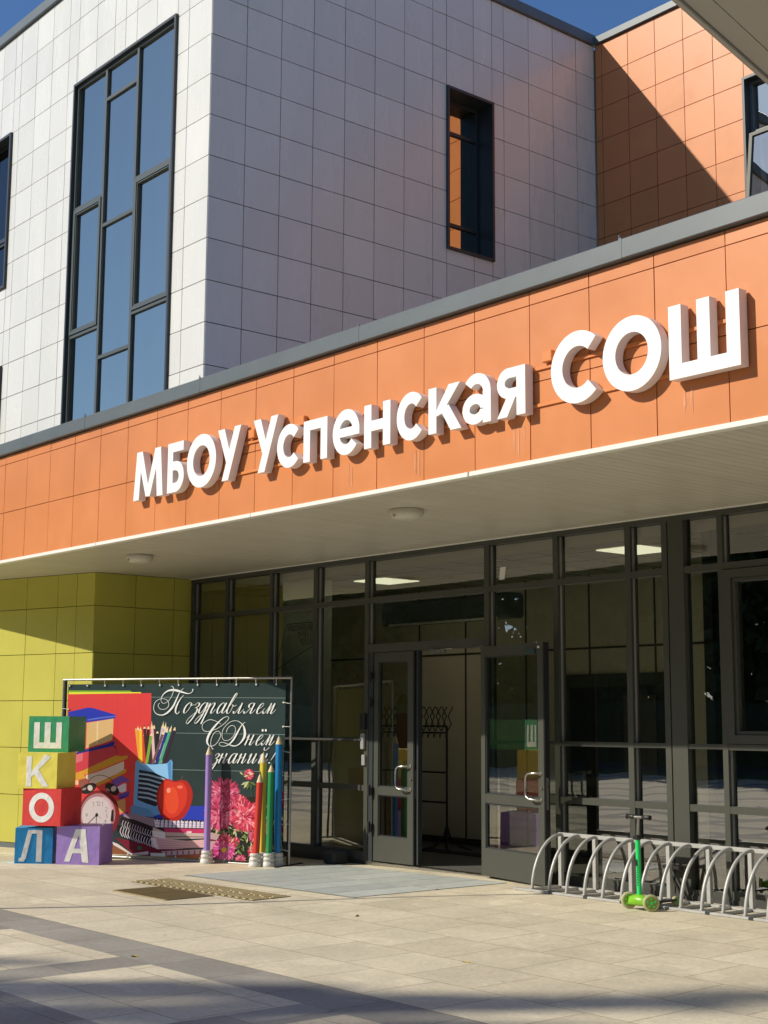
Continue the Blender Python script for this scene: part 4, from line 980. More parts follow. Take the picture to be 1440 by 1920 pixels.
# apple
P_((176, 34, 24), smooth([(770, 600), (755, 650), (765, 720), (790, 760), (830, 772), (860, 770), (890, 750), (918, 700), (928, 640), (905, 590), (875, 578), (840, 584), (800, 572), (770, 600)], 4)[:-1], CZ_)
P_((214, 54, 34), smooth([(775, 605), (764, 650), (772, 710), (795, 750), (830, 758), (865, 740), (895, 690), (900, 630), (880, 592), (840, 590), (800, 580), (775, 605)], 4)[:-1], CZ_)
P_((226, 76, 40), smooth([(800, 640), (796, 690), (815, 735), (845, 735), (860, 690), (850, 630), (825, 610), (800, 640)], 4)[:-1], CZ_); E_((244, 150, 120), 812, 628, 10, 13, CZ_, 12); E_((236, 120, 90), 866, 612, 14, 8, CZ_, 12)
S_((130, 80, 70), [(868, 582), (874, 570), (880, 560)], CZ_, 1.0, 1.0, 2, False)
# asters
rf = random.Random(5)
PK = [(214, 88, 130), (190, 60, 100), (230, 142, 168), (200, 74, 104), (222, 116, 146), (150, 40, 76)]
PO_ = [(214, 70, 98), (230, 110, 130), (190, 48, 80), (242, 158, 168), (176, 40, 70)]
LF = [(120, 140, 84), (178, 186, 140), (70, 92, 50), (206, 196, 150), (96, 116, 60)]
def petal(c, x, y, a, l, w_, f): 
    ux, uy = math.cos(a), math.sin(a); P_(c, [(x, y), (x+ux*l*.6-uy*w_, y+uy*l*.6+ux*w_), (x+ux*l, y+uy*l), (x+ux*l*.6+uy*w_, y+uy*l*.6-ux*w_)], f)
def aster(cx, cy, r, pal, f, lay=4, n=26, sq=1.0, cen=None):
    E_(pal[-1], cx, cy, r*.86, r*.86*sq, f, 22)
    for k in range(lay):
        R_ = r*(1-.19*k); m = int(n*1.35*(1-.12*k))
        for i in range(m):
            a = 2*math.pi*i/m+rf.uniform(-.12, .12); r0 = R_*.35
            petal(rf.choice(pal), cx+math.cos(a)*r0, cy+math.sin(a)*r0*sq, a+rf.uniform(-.15, .15), R_*.68*rf.uniform(.85, 1.12), r*.062*rf.uniform(.8, 1.25), f)
    if cen: E_(cen, cx, cy, r*.2, r*.2, f, 10)
def leaf(x, y, a, l, w_, f): petal(rf.choice(LF), x, y, a, l, w_, f)
P_((26, 30, 24), [(90, 560), (560, 600), (860, 590), (1350, 560), (1350, 1650), (90, 1650)], C8)
for i in range(170): leaf(rf.uniform(80, 1330), rf.uniform(760, 1600), rf.uniform(0, 6.28), rf.uniform(70, 150), rf.uniform(10, 22), C8)
P_((188, 160, 160), [(70, 1180), (240, 1215), (180, 1330), (180, 1400), (70, 1500)], C8); P_((120, 40, 60), [(70, 1290), (190, 1310), (190, 1325), (70, 1330)], C8)
aster(300, 540, 300, PK[:4]+[PK[5]], C8, 5, 36, .85); aster(240, 900, 270, PK, C8, 5, 36)
aster(590, 700, 150, PO_, C8, 3, 22); aster(670, 920, 270, PO_, C8, 5, 36, 1.1)
aster(735, 215, 95, PO_, C8, 4, 20, 1.15); E_((236, 180, 190), 750, 190, 28, 22, C8, 10)
for a in (2.2, 2.7, 1.2, .5, 1.8): leaf(730, 330, a, 150, 22, C8)
for a in (-2.4, -.4, 2.9): leaf(640+90*(a > -1), 230, a, 90, 18, C8)
S_((70, 92, 50), [(735, 330), (760, 450), (790, 590)], C8, .9, .9, 3, False)
aster(310, 1470, 215, [(214, 96, 160), (196, 70, 140), (226, 130, 180), (186, 52, 110)], C8, 4, 28, 1.0, (226, 190, 60)); aster(330, 1290, 110, PO_, C8, 3, 18)
aster(500, 1340, 90, PO_, C8, 3, 16); aster(820, 1250, 110, PK, C8, 3, 18); aster(820, 1500, 120, PO_, C8, 3, 18); aster(590, 1620, 100, PK, C8, 3, 18, .6); aster(1010, 1110, 120, PO_, C8, 3, 18); aster(970, 1500, 80, PO_, C8, 3, 16)
aster(1310, 650, 130, [(216, 60, 110), (226, 110, 150), (176, 36, 76)], C8, 4, 22, 1.3); aster(1290, 1130, 120, [(176, 40, 56), (206, 76, 90), (150, 30, 46)], C8, 4, 20, 1.3)
for i in range(14): leaf(rf.uniform(1240, 1330), rf.uniform(1240, 1600), rf.uniform(-2.4, -.8), 110, 16, C8)
for i in range(16): leaf(rf.uniform(400, 800), rf.uniform(1150, 1450), rf.uniform(0, 6.28), 100, 14, C8)
# writing
def letter(ch, X, Yb, u):
    f = lambda a, b: (X+a*u+.36*b*u, Yb-b*u)
    S = lambda *p: S_(WH, list(p), f, .72, 2.9, 4)
    oval = ((.50, .92), (.34, 1.0), (.12, .78), (.02, .38), (.08, .05), (.22, 0), (.38, .25), (.48, .62), (.50, .92))
    if ch == 'о': S(*oval); S((.50, .92), (.52, .7), (.78, .82))
    elif ch == 'з': S((.1, .72), (.25, .97), (.42, .96), (.48, .75), (.34, .56), (.2, .5)); S((.2, .5), (.42, .44), (.46, .1), (.30, -.5), (.05, -.98), (-.12, -.9), (-.05, -.5), (.3, -.05), (.66, .42))
    elif ch == 'д': S(*oval); S((.58, 1.0), (.54, .3), (.42, -.4), (.2, -.92), (.02, -.9), (.08, -.5), (.4, -.1), (.72, .35))
    elif ch == 'р': S((.0, .55), (.16, .98), (.14, .4), (.06, -.3), (-.02, -1.0)); S((.10, .25), (.3, .8), (.5, 1.0), (.6, .85), (.52, .35), (.52, .04), (.66, .02), (.84, .38))
    elif ch == 'а': S(*oval); S((.62, 1.0), (.54, .5), (.50, .12), (.6, 0), (.72, .12), (.86, .42))
    elif ch == 'в': S((-.05, .2), (.2, .9), (.42, 1.7), (.40, 1.92), (.26, 1.75), (.1, .95), (.04, .3), (.14, 0), (.32, .08), (.42, .45), (.38, .78), (.3, .85)); S((.38, .8), (.5, .66), (.74, .8))
    elif ch == 'л': S((-.06, .22), (-.02, .02), (.12, .06), (.34, .6), (.48, 1.0)); S((.48, 1.0), (.44, .5), (.42, .1), (.52, 0), (.66, .14), (.82, .42))
    elif ch == 'я': S((-.08, .22), (-.02, .02), (.12, .06), (.28, .3), (.42, .5)); S((.62, .98), (.38, 1.0), (.2, .84), (.24, .58), (.44, .5), (.56, .56)); S((.64, 1.0), (.58, .5), (.54, .1), (.62, 0), (.76, .14), (.9, .42))
    elif ch in 'её':
        S((.08, .38), (.34, .62), (.46, .88), (.36, 1.0), (.18, .84), (.06, .42), (.1, .06), (.26, 0), (.48, .18), (.68, .5))
        if ch == 'ё': 
            for q in (.22, .52): E_(WH, *f(q+.02, 1.42), u*.10, u*.13, n=10)
    elif ch == 'м': S((-.06, .22), (-.02, .02), (.12, .06), (.34, .6), (.46, 1.0)); S((.46, 1.0), (.42, .5), (.38, .02)); S((.38, .05), (.6, .6), (.78, 1.0)); S((.78, 1.0), (.74, .5), (.70, .1), (.8, 0), (.92, .14), (1.06, .42))
    elif ch == 'н': S((.0, .7), (.14, 1.0), (.12, .5), (.06, 0)); S((.08, .5), (.3, .56), (.5, .62)); S((.56, 1.0), (.52, .5), (.48, .1), (.56, 0), (.68, .12), (.82, .42))
    elif ch in 'ий':
        S((-.02, .7), (.14, 1.0), (.12, .5), (.08, .1), (.16, 0), (.3, .14), (.5, .6), (.62, 1.0)); S((.62, 1.0), (.57, .5), (.53, .1), (.62, 0), (.74, .14), (.88, .42))
        if ch == 'й': S_(WH, [f(.12, 1.62), f(.18, 1.36), f(.36, 1.32), f(.62, 1.62)], thin=.8, thick=1.6)
    elif ch == '!': S_(WH, [f(.42, 1.5)+(1.9,), f(.2, .75)+(1.3,), f(.06, .3)+(.5,)]); E_(WH, *f(.0, .07), u*.09, u*.09, n=10)
for ch, X in zip('оздравляем', (341.5, 357, 370, 383.5, 404.5, 422.5, 437.5, 457.8, 479.5, 493.5)): letter(ch, X, 1339, 20.3)
for ch, X in zip('нём', (457.6, 477.8, 491)): letter(ch, X, 1399, 20)
for ch, X in zip('знаний!', (396, 408, 426.5, 443.5, 462.5, 483, 504.5)): letter(ch, X, 1433.3, 18.8)
w1, w2, w3 = .75, 1.1, 2.6
S_(WH, [(450, 135, .6), (485, 145, 1.2), (503, 185, 1.3), (492, 260, .9), (455, 350, .8), (395, 430, .7), (320, 472, .7), (272, 445, .8), (262, 390, .9), (300, 300, 1.6), (380, 232, 2.6), (460, 210, 3.6), (540, 212, 4.2), (640, 238, 3.6), (730, 265, 2.2), (800, 275, 1.4), (850, 252, 1.0), (880, 210, 1.2), (868, 182, 1.8)], C5, m=6)
S_(WH, [(692, 175, .7), (650, 215, .8), (610, 275, 1.2), (560, 390, 2.4), (500, 520, 3.2), (430, 612, 3.4), (350, 678, 2.6), (270, 702, 1.8), (180, 680, 1.3), (130, 620, .9), (120, 540, .9), (150, 450, .8), (220, 395, .8), (300, 380, .8), (380, 410, .8), (412, 480, .9), (390, 550, .9), (320, 590, .8), (250, 580, .8), (208, 530, .8), (212, 490, .8), (236, 468, .7)], C5, m=6)
S_(WH, [(702, 310, .8), (660, 350, 1.0), (600, 440, 2.2), (555, 550, 3.2), (542, 630, 2.6), (570, 675, 1.2), (608, 650, 1.0), (614, 628, 1.4)], C5, m=6)
S_(WH, [(330, 630, .6), (250, 585, .8), (160, 560, .9), (80, 590, .8), (30, 650, .8), (40, 720, .8), (90, 750, .9), (150, 745, .9), (250, 710, .8), (360, 640, .8), (440, 560, .8), (452, 520, .9), (410, 510, .9), (330, 560, 1.8), (235, 660, 3.2), (160, 760, 4.0), (115, 860, 4.0), (112, 935, 3.0), (160, 985, 1.4), (230, 965, .9), (290, 895, .8), (325, 805, .8), (300, 750, .8), (240, 755, .8), (190, 825, .8), (165, 925, .8), (180, 1000, 1.0), (205, 1035, 1.6)], C6, m=6)
S_(WH, [(718, 595, .6), (665, 640, 1.2), (600, 750, 2.8), (540, 860, 3.2), (490, 925, 2.4), (440, 965, 1.4), (380, 985, .9), (320, 975, .8), (300, 950, .8), (320, 925, .9), (370, 925, .9), (440, 950, 1.2), (520, 978, 2.0), (580, 972, 1.6), (640, 930, 2.2), (700, 840, 4.2), (712, 750, 4.4), (690, 660, 2.4), (650, 610, 1.2), (580, 575, .8), (500, 585, .8), (420, 640, .8), (362, 720, .8), (345, 800, .8), (360, 870, .8), (410, 895, .8), (480, 870, .8), (540, 800, .8), (562, 720, .8), (550, 670, .8), (505, 650, .8), (450, 680, .8), (420, 735, .8), (420, 765, .7)], C6, m=6)

# canvas: base sheet (rippled a little) and the print as sheets in front, each a hair prouder
BN = thing('banner', 'greeting banner with books, apple and asters, laced to a steel pipe frame', 'banner', tuple((BA+BB)/2+Vector((0, 0, zbot))))
c0, c1, d0, d1 = .045, BW-.075, .03, BH-.055
def ripple(u, v):
    return 0.0
mb = MB(); nu, nv = 80, 24
def canv(off): return [PB(c0+(c1-c0)*i/nu, d0+(d1-d0)*j/nv, ripple(c0+(c1-c0)*i/nu, d0+(d1-d0)*j/nv)+off) for j in range(nv+1) for i in range(nu+1)]
fsq = [(j*(nu+1)+i, j*(nu+1)+i+1, (j+1)*(nu+1)+i+1, (j+1)*(nu+1)+i) for j in range(nv) for i in range(nu)]
mb.idx(canv(0), fsq, smooth=True)
def ink(c): 
    k = lin(c); return tuple(min(.9, v*1.04) for v in k)
m_canvas = mat('dark_green_vinyl', ink((36, 56, 56)), .38, var=.18, scale=1.5, spec=.5, bump=.15, bscale=3)
mb.build('canvas', m_canvas, BN)
# print layers as one mesh, one material per ink; consecutive shapes climb by 15 micrometres
pmats = [mat('ink_%d_%d_%d' % c, ink(c), .42, spec=.4) for c in PAL]
mb = MB(); order = 0; lastc = None
for i, (c, poly) in enumerate(art):
    pts = [uv(*p) for p in poly]
    pts = [(min(max(a, c0), c1), min(max(b, d0), d1)) for a, b in pts]
    # drop polygons squeezed flat by clamping
    ar = sum(pts[k][0]*pts[(k+1) % len(pts)][1]-pts[(k+1) % len(pts)][0]*pts[k][1] for k in range(len(pts)))/2
    if abs(ar) < 1e-7: continue
    if ar < 0: pts = pts[::-1]
    order += (c != lastc); lastc = c; off = .0010+.000006*order
    dn = []
    for k in range(len(pts)):
        p, q_ = pts[k], pts[(k+1) % len(pts)]; m_ = max(1, math.ceil(math.hypot(q_[0]-p[0], q_[1]-p[1])/.14))
        dn += [(p[0]+(q_[0]-p[0])*j/m_, p[1]+(q_[1]-p[1])*j/m_) for j in range(m_)]
    pts = dn
    if len(pts) > 4 or max(a for a, b in pts)-min(a for a, b in pts) > .25:
        vs = [Vector(p) for p in pts]; cx = (min(p[0] for p in pts), max(p[0] for p in pts)); 
        n_ = max(1, int((cx[1]-cx[0])/.12))
        ov, oe, of, _, _, og = delaunay_2d_cdt(vs + [Vector((cx[0]+(cx[1]-cx[0])*a/n_, min(p[1] for p in pts)+(max(p[1] for p in pts)-min(p[1] for p in pts))*b/n_)) for a in range(1, n_) for b in range(1, n_)], [], [list(range(len(vs)))], 1, 1e-7)
        tris = [tuple(f) for f, o in zip(of, og) if o]
        mb.idx([PB(v.x, v.y, ripple(v.x, v.y)+off) for v in ov], tris, 1, PAL[c])
    else: mb.face([PB(a, b, ripple(a, b)+off) for a, b in pts], 1, PAL[c])
mb.build('print', pmats, BN)
m_pipe = mat('steel_pipe', (.42, .41, .38), .32, metal=.8)
for nm, pts, r in (('top_pipe', [(-.03, BH), (BW+.01, BH)], .014), ('bottom_pipe', [(-.03, .0), (BW, .0)], .013), ('side_pipe', [(-.02, .0), (-.02, BH)], .014), ('side_pipe', [(BW, .0), (BW, BH)], .014)):
    mb = MB(); mb.tube([PB(a, b, 0) for a, b in pts], r, 10); mb.build(nm, m_pipe, BN)
mb = MB(); mb.tube([PB(-.035, .0, -.06), PB(-.035, BH, -.06)], .016, 8); mb.build('back_post', m_black, BN)
mb = MB(); mb.tube([PB(BW-.05, .0, -.06), PB(BW-.05, 1.35, -.06)], .014, 8); mb.build('back_post', m_black, BN)
for u in (-.02, BW):
    mb = MB(); mb.bbox(-.3, .3, -.02, .02, 0, .02, .003, M=Matrix.Translation(PB(u, -.005, 0)) @ Matrix((-bn, be, Vector((0,0,1)))).transposed().to_4x4()); mb.build('foot', m_black, BN)
mt = mat('white_lacing', (.75, .75, .70), .5)
lace = [(c0+.03+k*.262, d1-.018, c0+.03+k*.262+random.uniform(-.012, .012), BH) for k in range(12)] + [(c1-.02, .18+k*.27, BW, .18+k*.27+random.uniform(-.02, .02)) for k in range(7)] + [(c0+.02, 1.72, -.02, 1.73), (c0+.02, 1.35, -.02, 1.36)] + [(c0+.3+k*.33, d0+.01, c0+.3+k*.33+random.uniform(-.02, .02), 0) for k in range(9)]
for a, b, c, d in lace:
    mb = MB(); mb.tube([PB(a, b, .006), PB(a, b, .016)], .010, 8); mb.tube([PB(a, b, .010), PB((a+c)/2, (b+d)/2, .022), PB(c, d, .015)], .0035, 6); mb.build('lacing_tie', mt, BN)

# ---------------------------------------------------------------- bicycle rack
RK = thing('bicycle_rack', 'long grey tubular bicycle rack with quarter-round hoops before the glass front', 'bicycle rack', gpt(-8.0, 9.85))
zr = .036; yF_, yB_ = 9.655, 10.08
nh = 15; hx0, hs = -9.425, .2135
mb = MB(); mb.bbox(-9.60, -6.2, yF_-.03, yF_+.012, zr+.002, zr+.022, .003); mb.build('front_rail', m_galv, RK)
mb = MB(); mb.bbox(-9.445, -6.2, yB_-.02, yB_+.02, zr+.475, zr+.51, .003); mb.build('top_rail', m_galv, RK)
mb = MB(); mb.bbox(-9.445, -6.2, yB_-.02, yB_+.02, zr+.002, zr+.022, .003); mb.build('rear_rail', m_galv, RK)
for i in range(8):
    x = hx0+.0+i*2*hs; mb = MB(); mb.bbox(x-.02, x+.02, yB_-.0205, yB_+.0205, zr+.001, zr+.4745, .003); mb.build('post', m_galv, RK)
for i in range(nh):
    x = hx0+i*hs; pts = []
    dx = .0
    for k in range(17):
        a = math.pi/2*k/16; pts.append((x+.03*(k/16), yF_+.035+(yB_-.03-yF_-.035)*(1-math.cos(a)), zr+.012+.482*math.sin(a)))
    mb = MB(); mb.tube(pts, .0155, 12); mb.build('hoop', m_galv, RK)
    mb = MB(); mb.bbox(x-.012, x+.012, yF_+.0125, yB_-.021, zr+.003, zr+.028, .003); mb.build('foot_bar', m_galv, RK)
mb = MB()
for x in (-9.14, -8.72, -8.30, -7.40, -6.98, -6.56): mb.bbox(x-.022, x+.022, yF_-.034, yF_+.016, zr+.0015, zr+.026, .002)
mb.build('rail_joint', m_frame2, RK)
for x in (-8.04, -7.62):   # black bracket standing behind the rack by the column
    pass
mb = MB(); mb.box(-8.30, -8.05, YG-.16, YG-.055, .30, .33); mb.tube([(-8.28, YG-.12, .30), (-8.12, YG-.10, .05)], .014, 6); mb.tube([(-8.08, YG-.12, .30), (-8.14, YG-.10, .05)], .014, 6)
tag(mb.build('floor_bracket', m_black), 'small black bracket behind the bicycle rack at the column foot', 'bracket')
for i, x in enumerate((-9.35, -9.05, -8.6, -7.95, -7.45, -7.0, -6.6)):
    pass

# ---------------------------------------------------------------- scooter
sx, sy, sz = -7.925, 9.43, gz(-7.925, 9.43)
SCO = thing('kick_scooter', 'bright green three-wheeled child scooter parked against the bicycle rack', 'scooter', (sx, sy, sz))
m_lime = mat('lime_green_plastic', (.20, .50, .02), .35, var=.1, scale=20); m_kg = mat('bright_green_tube', (.02, .62, .14), .3); m_whl = mat('olive_translucent_wheel', (.22, .26, .02), .35, var=.15, scale=30)
sh_ = .06
st0 = Vector((sx, sy-.015, sz+.10)); st1 = Vector((sx-.012, sy-.01, sz+.59)); st2 = Vector((sx-.004, sy-.005, sz+.755))
mb = MB(); mb.tube([st0, st1], .021, 16); mb.build('stem', m_kg, SCO)
mb = MB(); mb.tube([st1-Vector((0, 0, .02)), st1+Vector((0, 0, .018))], .027, 14); mb.box(st1.x-.045, st1.x-.02, st1.y-.012, st1.y+.012, st1.z-.022, st1.z+.006); mb.tube([st0-Vector((0, 0, .02)), st0+Vector((0, 0, .012))], .028, 14); mb.build('clamp', m_black, SCO)
mb = MB(); mb.box(st0.x-.026, st0.x-.002, st0.y-.0245, st0.y-.0205, sz+.36, sz+.41)
for k in range(9): a = sz+.2+k*.02; mb.idx([(sx-.006, sy-.037, a), (sx+.006, sy-.037, a+.004), (sx+.007, sy-.037, a+.012), (sx-.006, sy-.037, a+.008)], [(0, 1, 2, 3)])
mb.build('stem_decal', m_black, SCO)
mb = MB(); mb.tube([st1, st2], .0125, 12); mb.build('inner_tube', m_steel, SCO)
hd = Vector((.995, -.05, 0)).normalized()
mb = MB(); mb.tube([st2-hd*.06, st2+hd*.06], .012, 12); mb.build('handlebar', m_steel, SCO)
for s in (-1, 1):
    mb = MB(); mb.tube([st2+hd*.045*s, st2+hd*.05*s, st2+hd*.118*s, st2+hd*.122*s], [.014, .0185, .0185, .014], 14); mb.tube([st2+hd*.118*s, st2+hd*.13*s], .021, 14); mb.build('grip', m_black, SCO)
# moulded front bridge
mb = MB(); prof = [(-.105, .06, .035), (-.085, .085, .05), (-.045, .095, .062), (0, .105, .066), (.045, .095, .062), (.085, .085, .05), (.105, .06, .035)]
rings = []
for (u, h_, d_) in prof: rings.append([Vector((sx+u+d_*0, sy-.045*0+q[0]*d_-.01, sz+.03+q[1]*h_)) for q in ((-1, .25), (-.7, .85), (0, 1.0), (.8, .8), (1, .2), (0, .05))])
vs = [p for r_ in rings for p in r_]; n = 6
mb.idx(vs, [(i*n+k, (i+1)*n+k, (i+1)*n+(k+1) % n, i*n+(k+1) % n) for i in range(len(rings)-1) for k in range(n)], smooth=True); mb.face(rings[0]); mb.face(rings[-1][::-1])
mb.build('front_bridge', m_lime, SCO)
mb = MB(); mb.bbox(sx-.045, sx+.045, sy+.02, sy+.42, sz+.045, sz+.062, .006); mb.build('deck', m_black, SCO)
mb = MB(); mb.tube([(sx-.11, sy-.01, sz+.055), (sx+.11, sy-.01, sz+.055)], .008, 8); mb.build('axle', m_steel, SCO)
for x, y, r in ((sx-.125, sy-.0, .069), (sx+.125, sy-.02, .069), (sx, sy+.45, .04)):
    mb = MB(); tw = .013; A_ = Vector((x, y, sz+r)); ax = Vector((.80, -.60, 0)).normalized() if r > .05 else Vector((1, 0, 0))
    prof = [(-.016, r*.78), (-.015, r*.92), (-.008, r), (.008, r), (.015, r*.92), (.016, r*.78)]
    mb.tube([A_+ax*p for p, _ in prof], [q for _, q in prof], 32)
    w_ = mb.build('wheel', mat('pale_tread', (.42, .42, .22), .5), SCO)
    mb = MB(); mb.tube([A_-ax*.0175, A_+ax*.0175], [r*.74]*2, 28); mb.build('rim', m_whl, w_)
    mb = MB(); mb.tube([A_-ax*.0205, A_+ax*.0205], [r*.2]*2, 12)
    for k in range(5):
        a = 2*math.pi*k/5; up_ = Vector((0, 0, 1)); sd = ax.cross(up_)
        c = A_+(up_*math.cos(a)+sd*math.sin(a))*r*.48; mb.tube([c-ax*.0190, c+ax*.0190], [r*.13]*2, 10)
    mb.build('hub', m_kg, w_)

# ---------------------------------------------------------------- things in the hall
m_dk = mat('black_painted_tube', (.015, .015, .014), .4)
CR = thing('coat_rack', 'black metal coat rack on a splayed foot inside the doorway', 'coat rack', (-13.0, 11.9, .035))
for x in (-13.0, -14.25):
    mb = MB(); mb.tube([(x, 11.9, .30), (x, 11.9, 1.52)], .013, 8)
    for s in (-1, 1):
        mb.tube([(x, 11.9, .34), (x+.02*s, 11.9+.03*s, .2), (x+.10*s, 11.9+.12*s, .08), (x+.2*s, 11.9+.22*s, .045)], .012, 8); mb.tube([(x, 11.9, .34), (x+.03*s, 11.9-.02*s, .2), (x+.12*s, 11.9-.1*s, .08), (x+.22*s, 11.9-.18*s, .045)], .012, 8)
    mb.build('stand', m_dk, CR)
mb = MB()
for z in (1.52, 1.44, .96, .60): mb.tube([(-14.25, 11.9, z), (-13.0, 11.9, z)], .011, 8)
mb.build('crossbar', m_dk, CR)
for i in range(12):
    x = -14.2+i*.11
    for s in (-1, 1):
        mb = MB(); mb.tube([(x, 11.9, 1.46), (x+.05*s, 11.9+.02*s, 1.55), (x+.015*s, 11.9, 1.64), (x+.07*s, 11.9+.03*s, 1.76)], .007, 6)
        if s > 0: mb.tube([(x, 11.9, 1.44), (x+.02, 11.86, 1.38), (x+.05, 11.83, 1.38), (x+.06, 11.82, 1.42)], .007, 6)
        mb.build('hook', m_dk, CR)
m_desk = mat('brown_laminate', (.20, .085, .025), .4, var=.15, scale=3, stretch=(1, 1, 6))
DK = thing('reception_desk', 'brown laminate desk behind the glass left of the door', 'desk', (-13.9, 11.3, .035))
mb = MB(); mb.bbox(-14.75, -13.38, 11.02, 11.62, .74, .775, .004); mb.build('desktop', m_desk, DK)
mb = MB(); mb.bbox(-14.70, -13.42, 11.05, 11.08, .06, .739, .003); mb.build('front_panel', m_desk, DK)
for x in (-14.70, -13.45): 
    mb = MB(); mb.bbox(x, x+.03, 11.081, 11.6, .036, .739, .003); mb.build('side_panel', m_desk, DK)
mb = MB(); mb.bbox(-13.99, -13.82, 11.15, 11.28, .776, 1.0, .004); tag(mb.build('document_box', mat('orange_card', (.45, .16, .04), .6)), 'upright orange box on the brown desk behind the glass', 'box')
mb = MB(); mb.bbox(-13.72, -13.40, 11.70, 11.74, .036, 1.92, .006); mb.box(-13.70, -13.42, 11.694, 11.6995, 1.55, 1.8)
ru = thing('display_board', 'tall pale yellow display board standing behind the desk', 'display board', (-13.56, 11.72, .036))
mb.build('panel', mat('pale_yellow_board', (.42, .38, .16), .5), ru)
mb = MB(); mb.box(-13.70, -13.42, 11.688, 11.6935, 1.1, 1.68); mb.build('poster', mat('orange_poster', (.40, .16, .05), .5), ru)
mb = MB(); mb.bbox(-13.3, -11.2, 11.6, 11.9, .036, .044, .002); tag(mb.build('floor_mat', mat('black_rubber', (.02, .02, .02), .8)), 'flat black rubber mat on the hall floor inside the doorway', 'mat')

# small objects by the glass
mb = MB(); mb.bbox(-13.02, -12.82, 10.02, 10.24, gz(-12.9, 10.1)+.001, .13, .02); tag(mb.build('rubber_kerb_stop', mat('dark_grey_rubber', (.035, .035, .033), .7)), 'low dark grey block lying between banner end and glass front', 'block')

# ---------------------------------------------------------------- neighbouring canopy over the photographer
CN = thing('entrance_canopy', 'flat grey canopy edge overhead crossing the upper right corner', 'canopy', (-3.1, 3, 4.3))
ce = Vector((-.212, .977, 0)).normalized(); cr_ = Vector((ce.y, -ce.x, 0))
c00 = Vector((-3.2, 4.113, 4.3))
m_cs = mat('grey_canopy_sheet', (.36, .345, .31), .45, var=.05, scale=1.2); m_cj = mat('dark_canopy_joint', (.05, .05, .045), .6)
def PC(a, b, z): return c00+ce*a+cr_*b+Vector((0, 0, z))
mb = MB()
def slab(mb, a0, a1, b0, b1, z0, z1): mb.hexa([PC(a0, b0, z0), PC(a0, b1, z0), PC(a1, b1, z0), PC(a1, b0, z0), PC(a0, b0, z1), PC(a0, b1, z1), PC(a1, b1, z1), PC(a1, b0, z1)])
slab(mb, -6, 3.0, .0, .020, -.012, .30); slab(mb, -6, 3.0, .026, .115, 0, .05)
for k in range(5): slab(mb, -6, 3.0, .119+k*.5, .615+k*.5, .0008*(k % 2), .05)
mb.build('soffit_sheet', m_cs, CN)
mb = MB(); slab(mb, -6, 2.995, .021, 2.7, .006, .28); mb.build('canopy_core', m_cj, CN)

# ---------------------------------------------------------------- lamp post left of the view: its thin shadow crosses the paving
LP = thing('lamp_post', 'slim grey lamp post beside the paved square, casting the long thin shadow', 'lamp post', (-12.08, 4.32, 0))
mb = MB(); mb.tube([(-12.08, 4.32, 0), (-12.08, 4.32, 4.0)], [.03, .022], 14); mb.build('pole', m_frame, LP)
mb = MB(); mb.lathe([(0, 4.0), (.05, 4.0), (.06, 4.05), (.05, 4.2), (0, 4.24)], -12.08, 4.32, 20); mb.build('lamp_head', m_trim, LP)
mb = MB(); mb.lathe([(.075, 0), (.075, .02), (.04, .03), (.04, .06)], -12.08, 4.32, 20); mb.build('base_flange', m_frame, LP)

# ---------------------------------------------------------------- trees behind the photographer
m_leaf = mat('green_leaves', (.055, .10, .022), .55, var=.5, scale=1.4); m_bark = mat('brown_bark', (.09, .07, .05), .9, var=.3, scale=8, bump=.5)
def tree(x, y, h, cz, clumps, nleaf, ls, label, seed, trunk_r=.12, group='trees behind the square'):
    r_ = random.Random(seed); t = thing('tree', label, 'tree', (x, y, 0), group)
    mb = MB(); cxm = sum(c[0] for c in clumps)/len(clumps); cym = sum(c[1] for c in clumps)/len(clumps)
    mb.tube([(x, y, 0), (x+.05, y-.03, cz*.4), (x+(cxm-x)*.4, y+(cym-y)*.4, cz*.8), (cxm, cym, cz+.5)], [trunk_r, trunk_r*.8, trunk_r*.6, trunk_r*.3], 10)
    for (a, b, c, rx, ry, rz) in clumps: mb.tube([(x+(cxm-x)*.3, y+(cym-y)*.3, cz*.7), ((x+a)/2, (y+b)/2, (cz*.8+c)/2+.2), (a, b, c)], [trunk_r*.4, trunk_r*.3, trunk_r*.1], 7)
    mb.build('trunk', m_bark, t)
    mb = MB()
    tot = sum(c[3]*c[4]*c[5] for c in clumps)
    for (a, b, c, rx, ry, rz) in clumps:
        for _ in range(int(nleaf*rx*ry*rz/tot)):
            while True:
                p = Vector((r_.uniform(-1, 1), r_.uniform(-1, 1), r_.uniform(-1, 1)))
                if .25 < p.length < 1: break
            p = Vector((a+p.x*rx, b+p.y*ry, c+p.z*rz)); n_ = Vector((r_.gauss(0, 1), r_.gauss(0, 1), r_.gauss(0, 1))).normalized(); q = n_.orthogonal().normalized(); s = n_.cross(q); l = ls*r_.uniform(.6, 1.3)
            mb.face([p-q*l, p-s*l*.5, p+q*l, p+s*l*.5])
    mb.build('crown', m_leaf, t); return t
m_hedge = mat('hedge_leaves', (.035, .065, .018), .7, var=.6, scale=6, bump=.8)
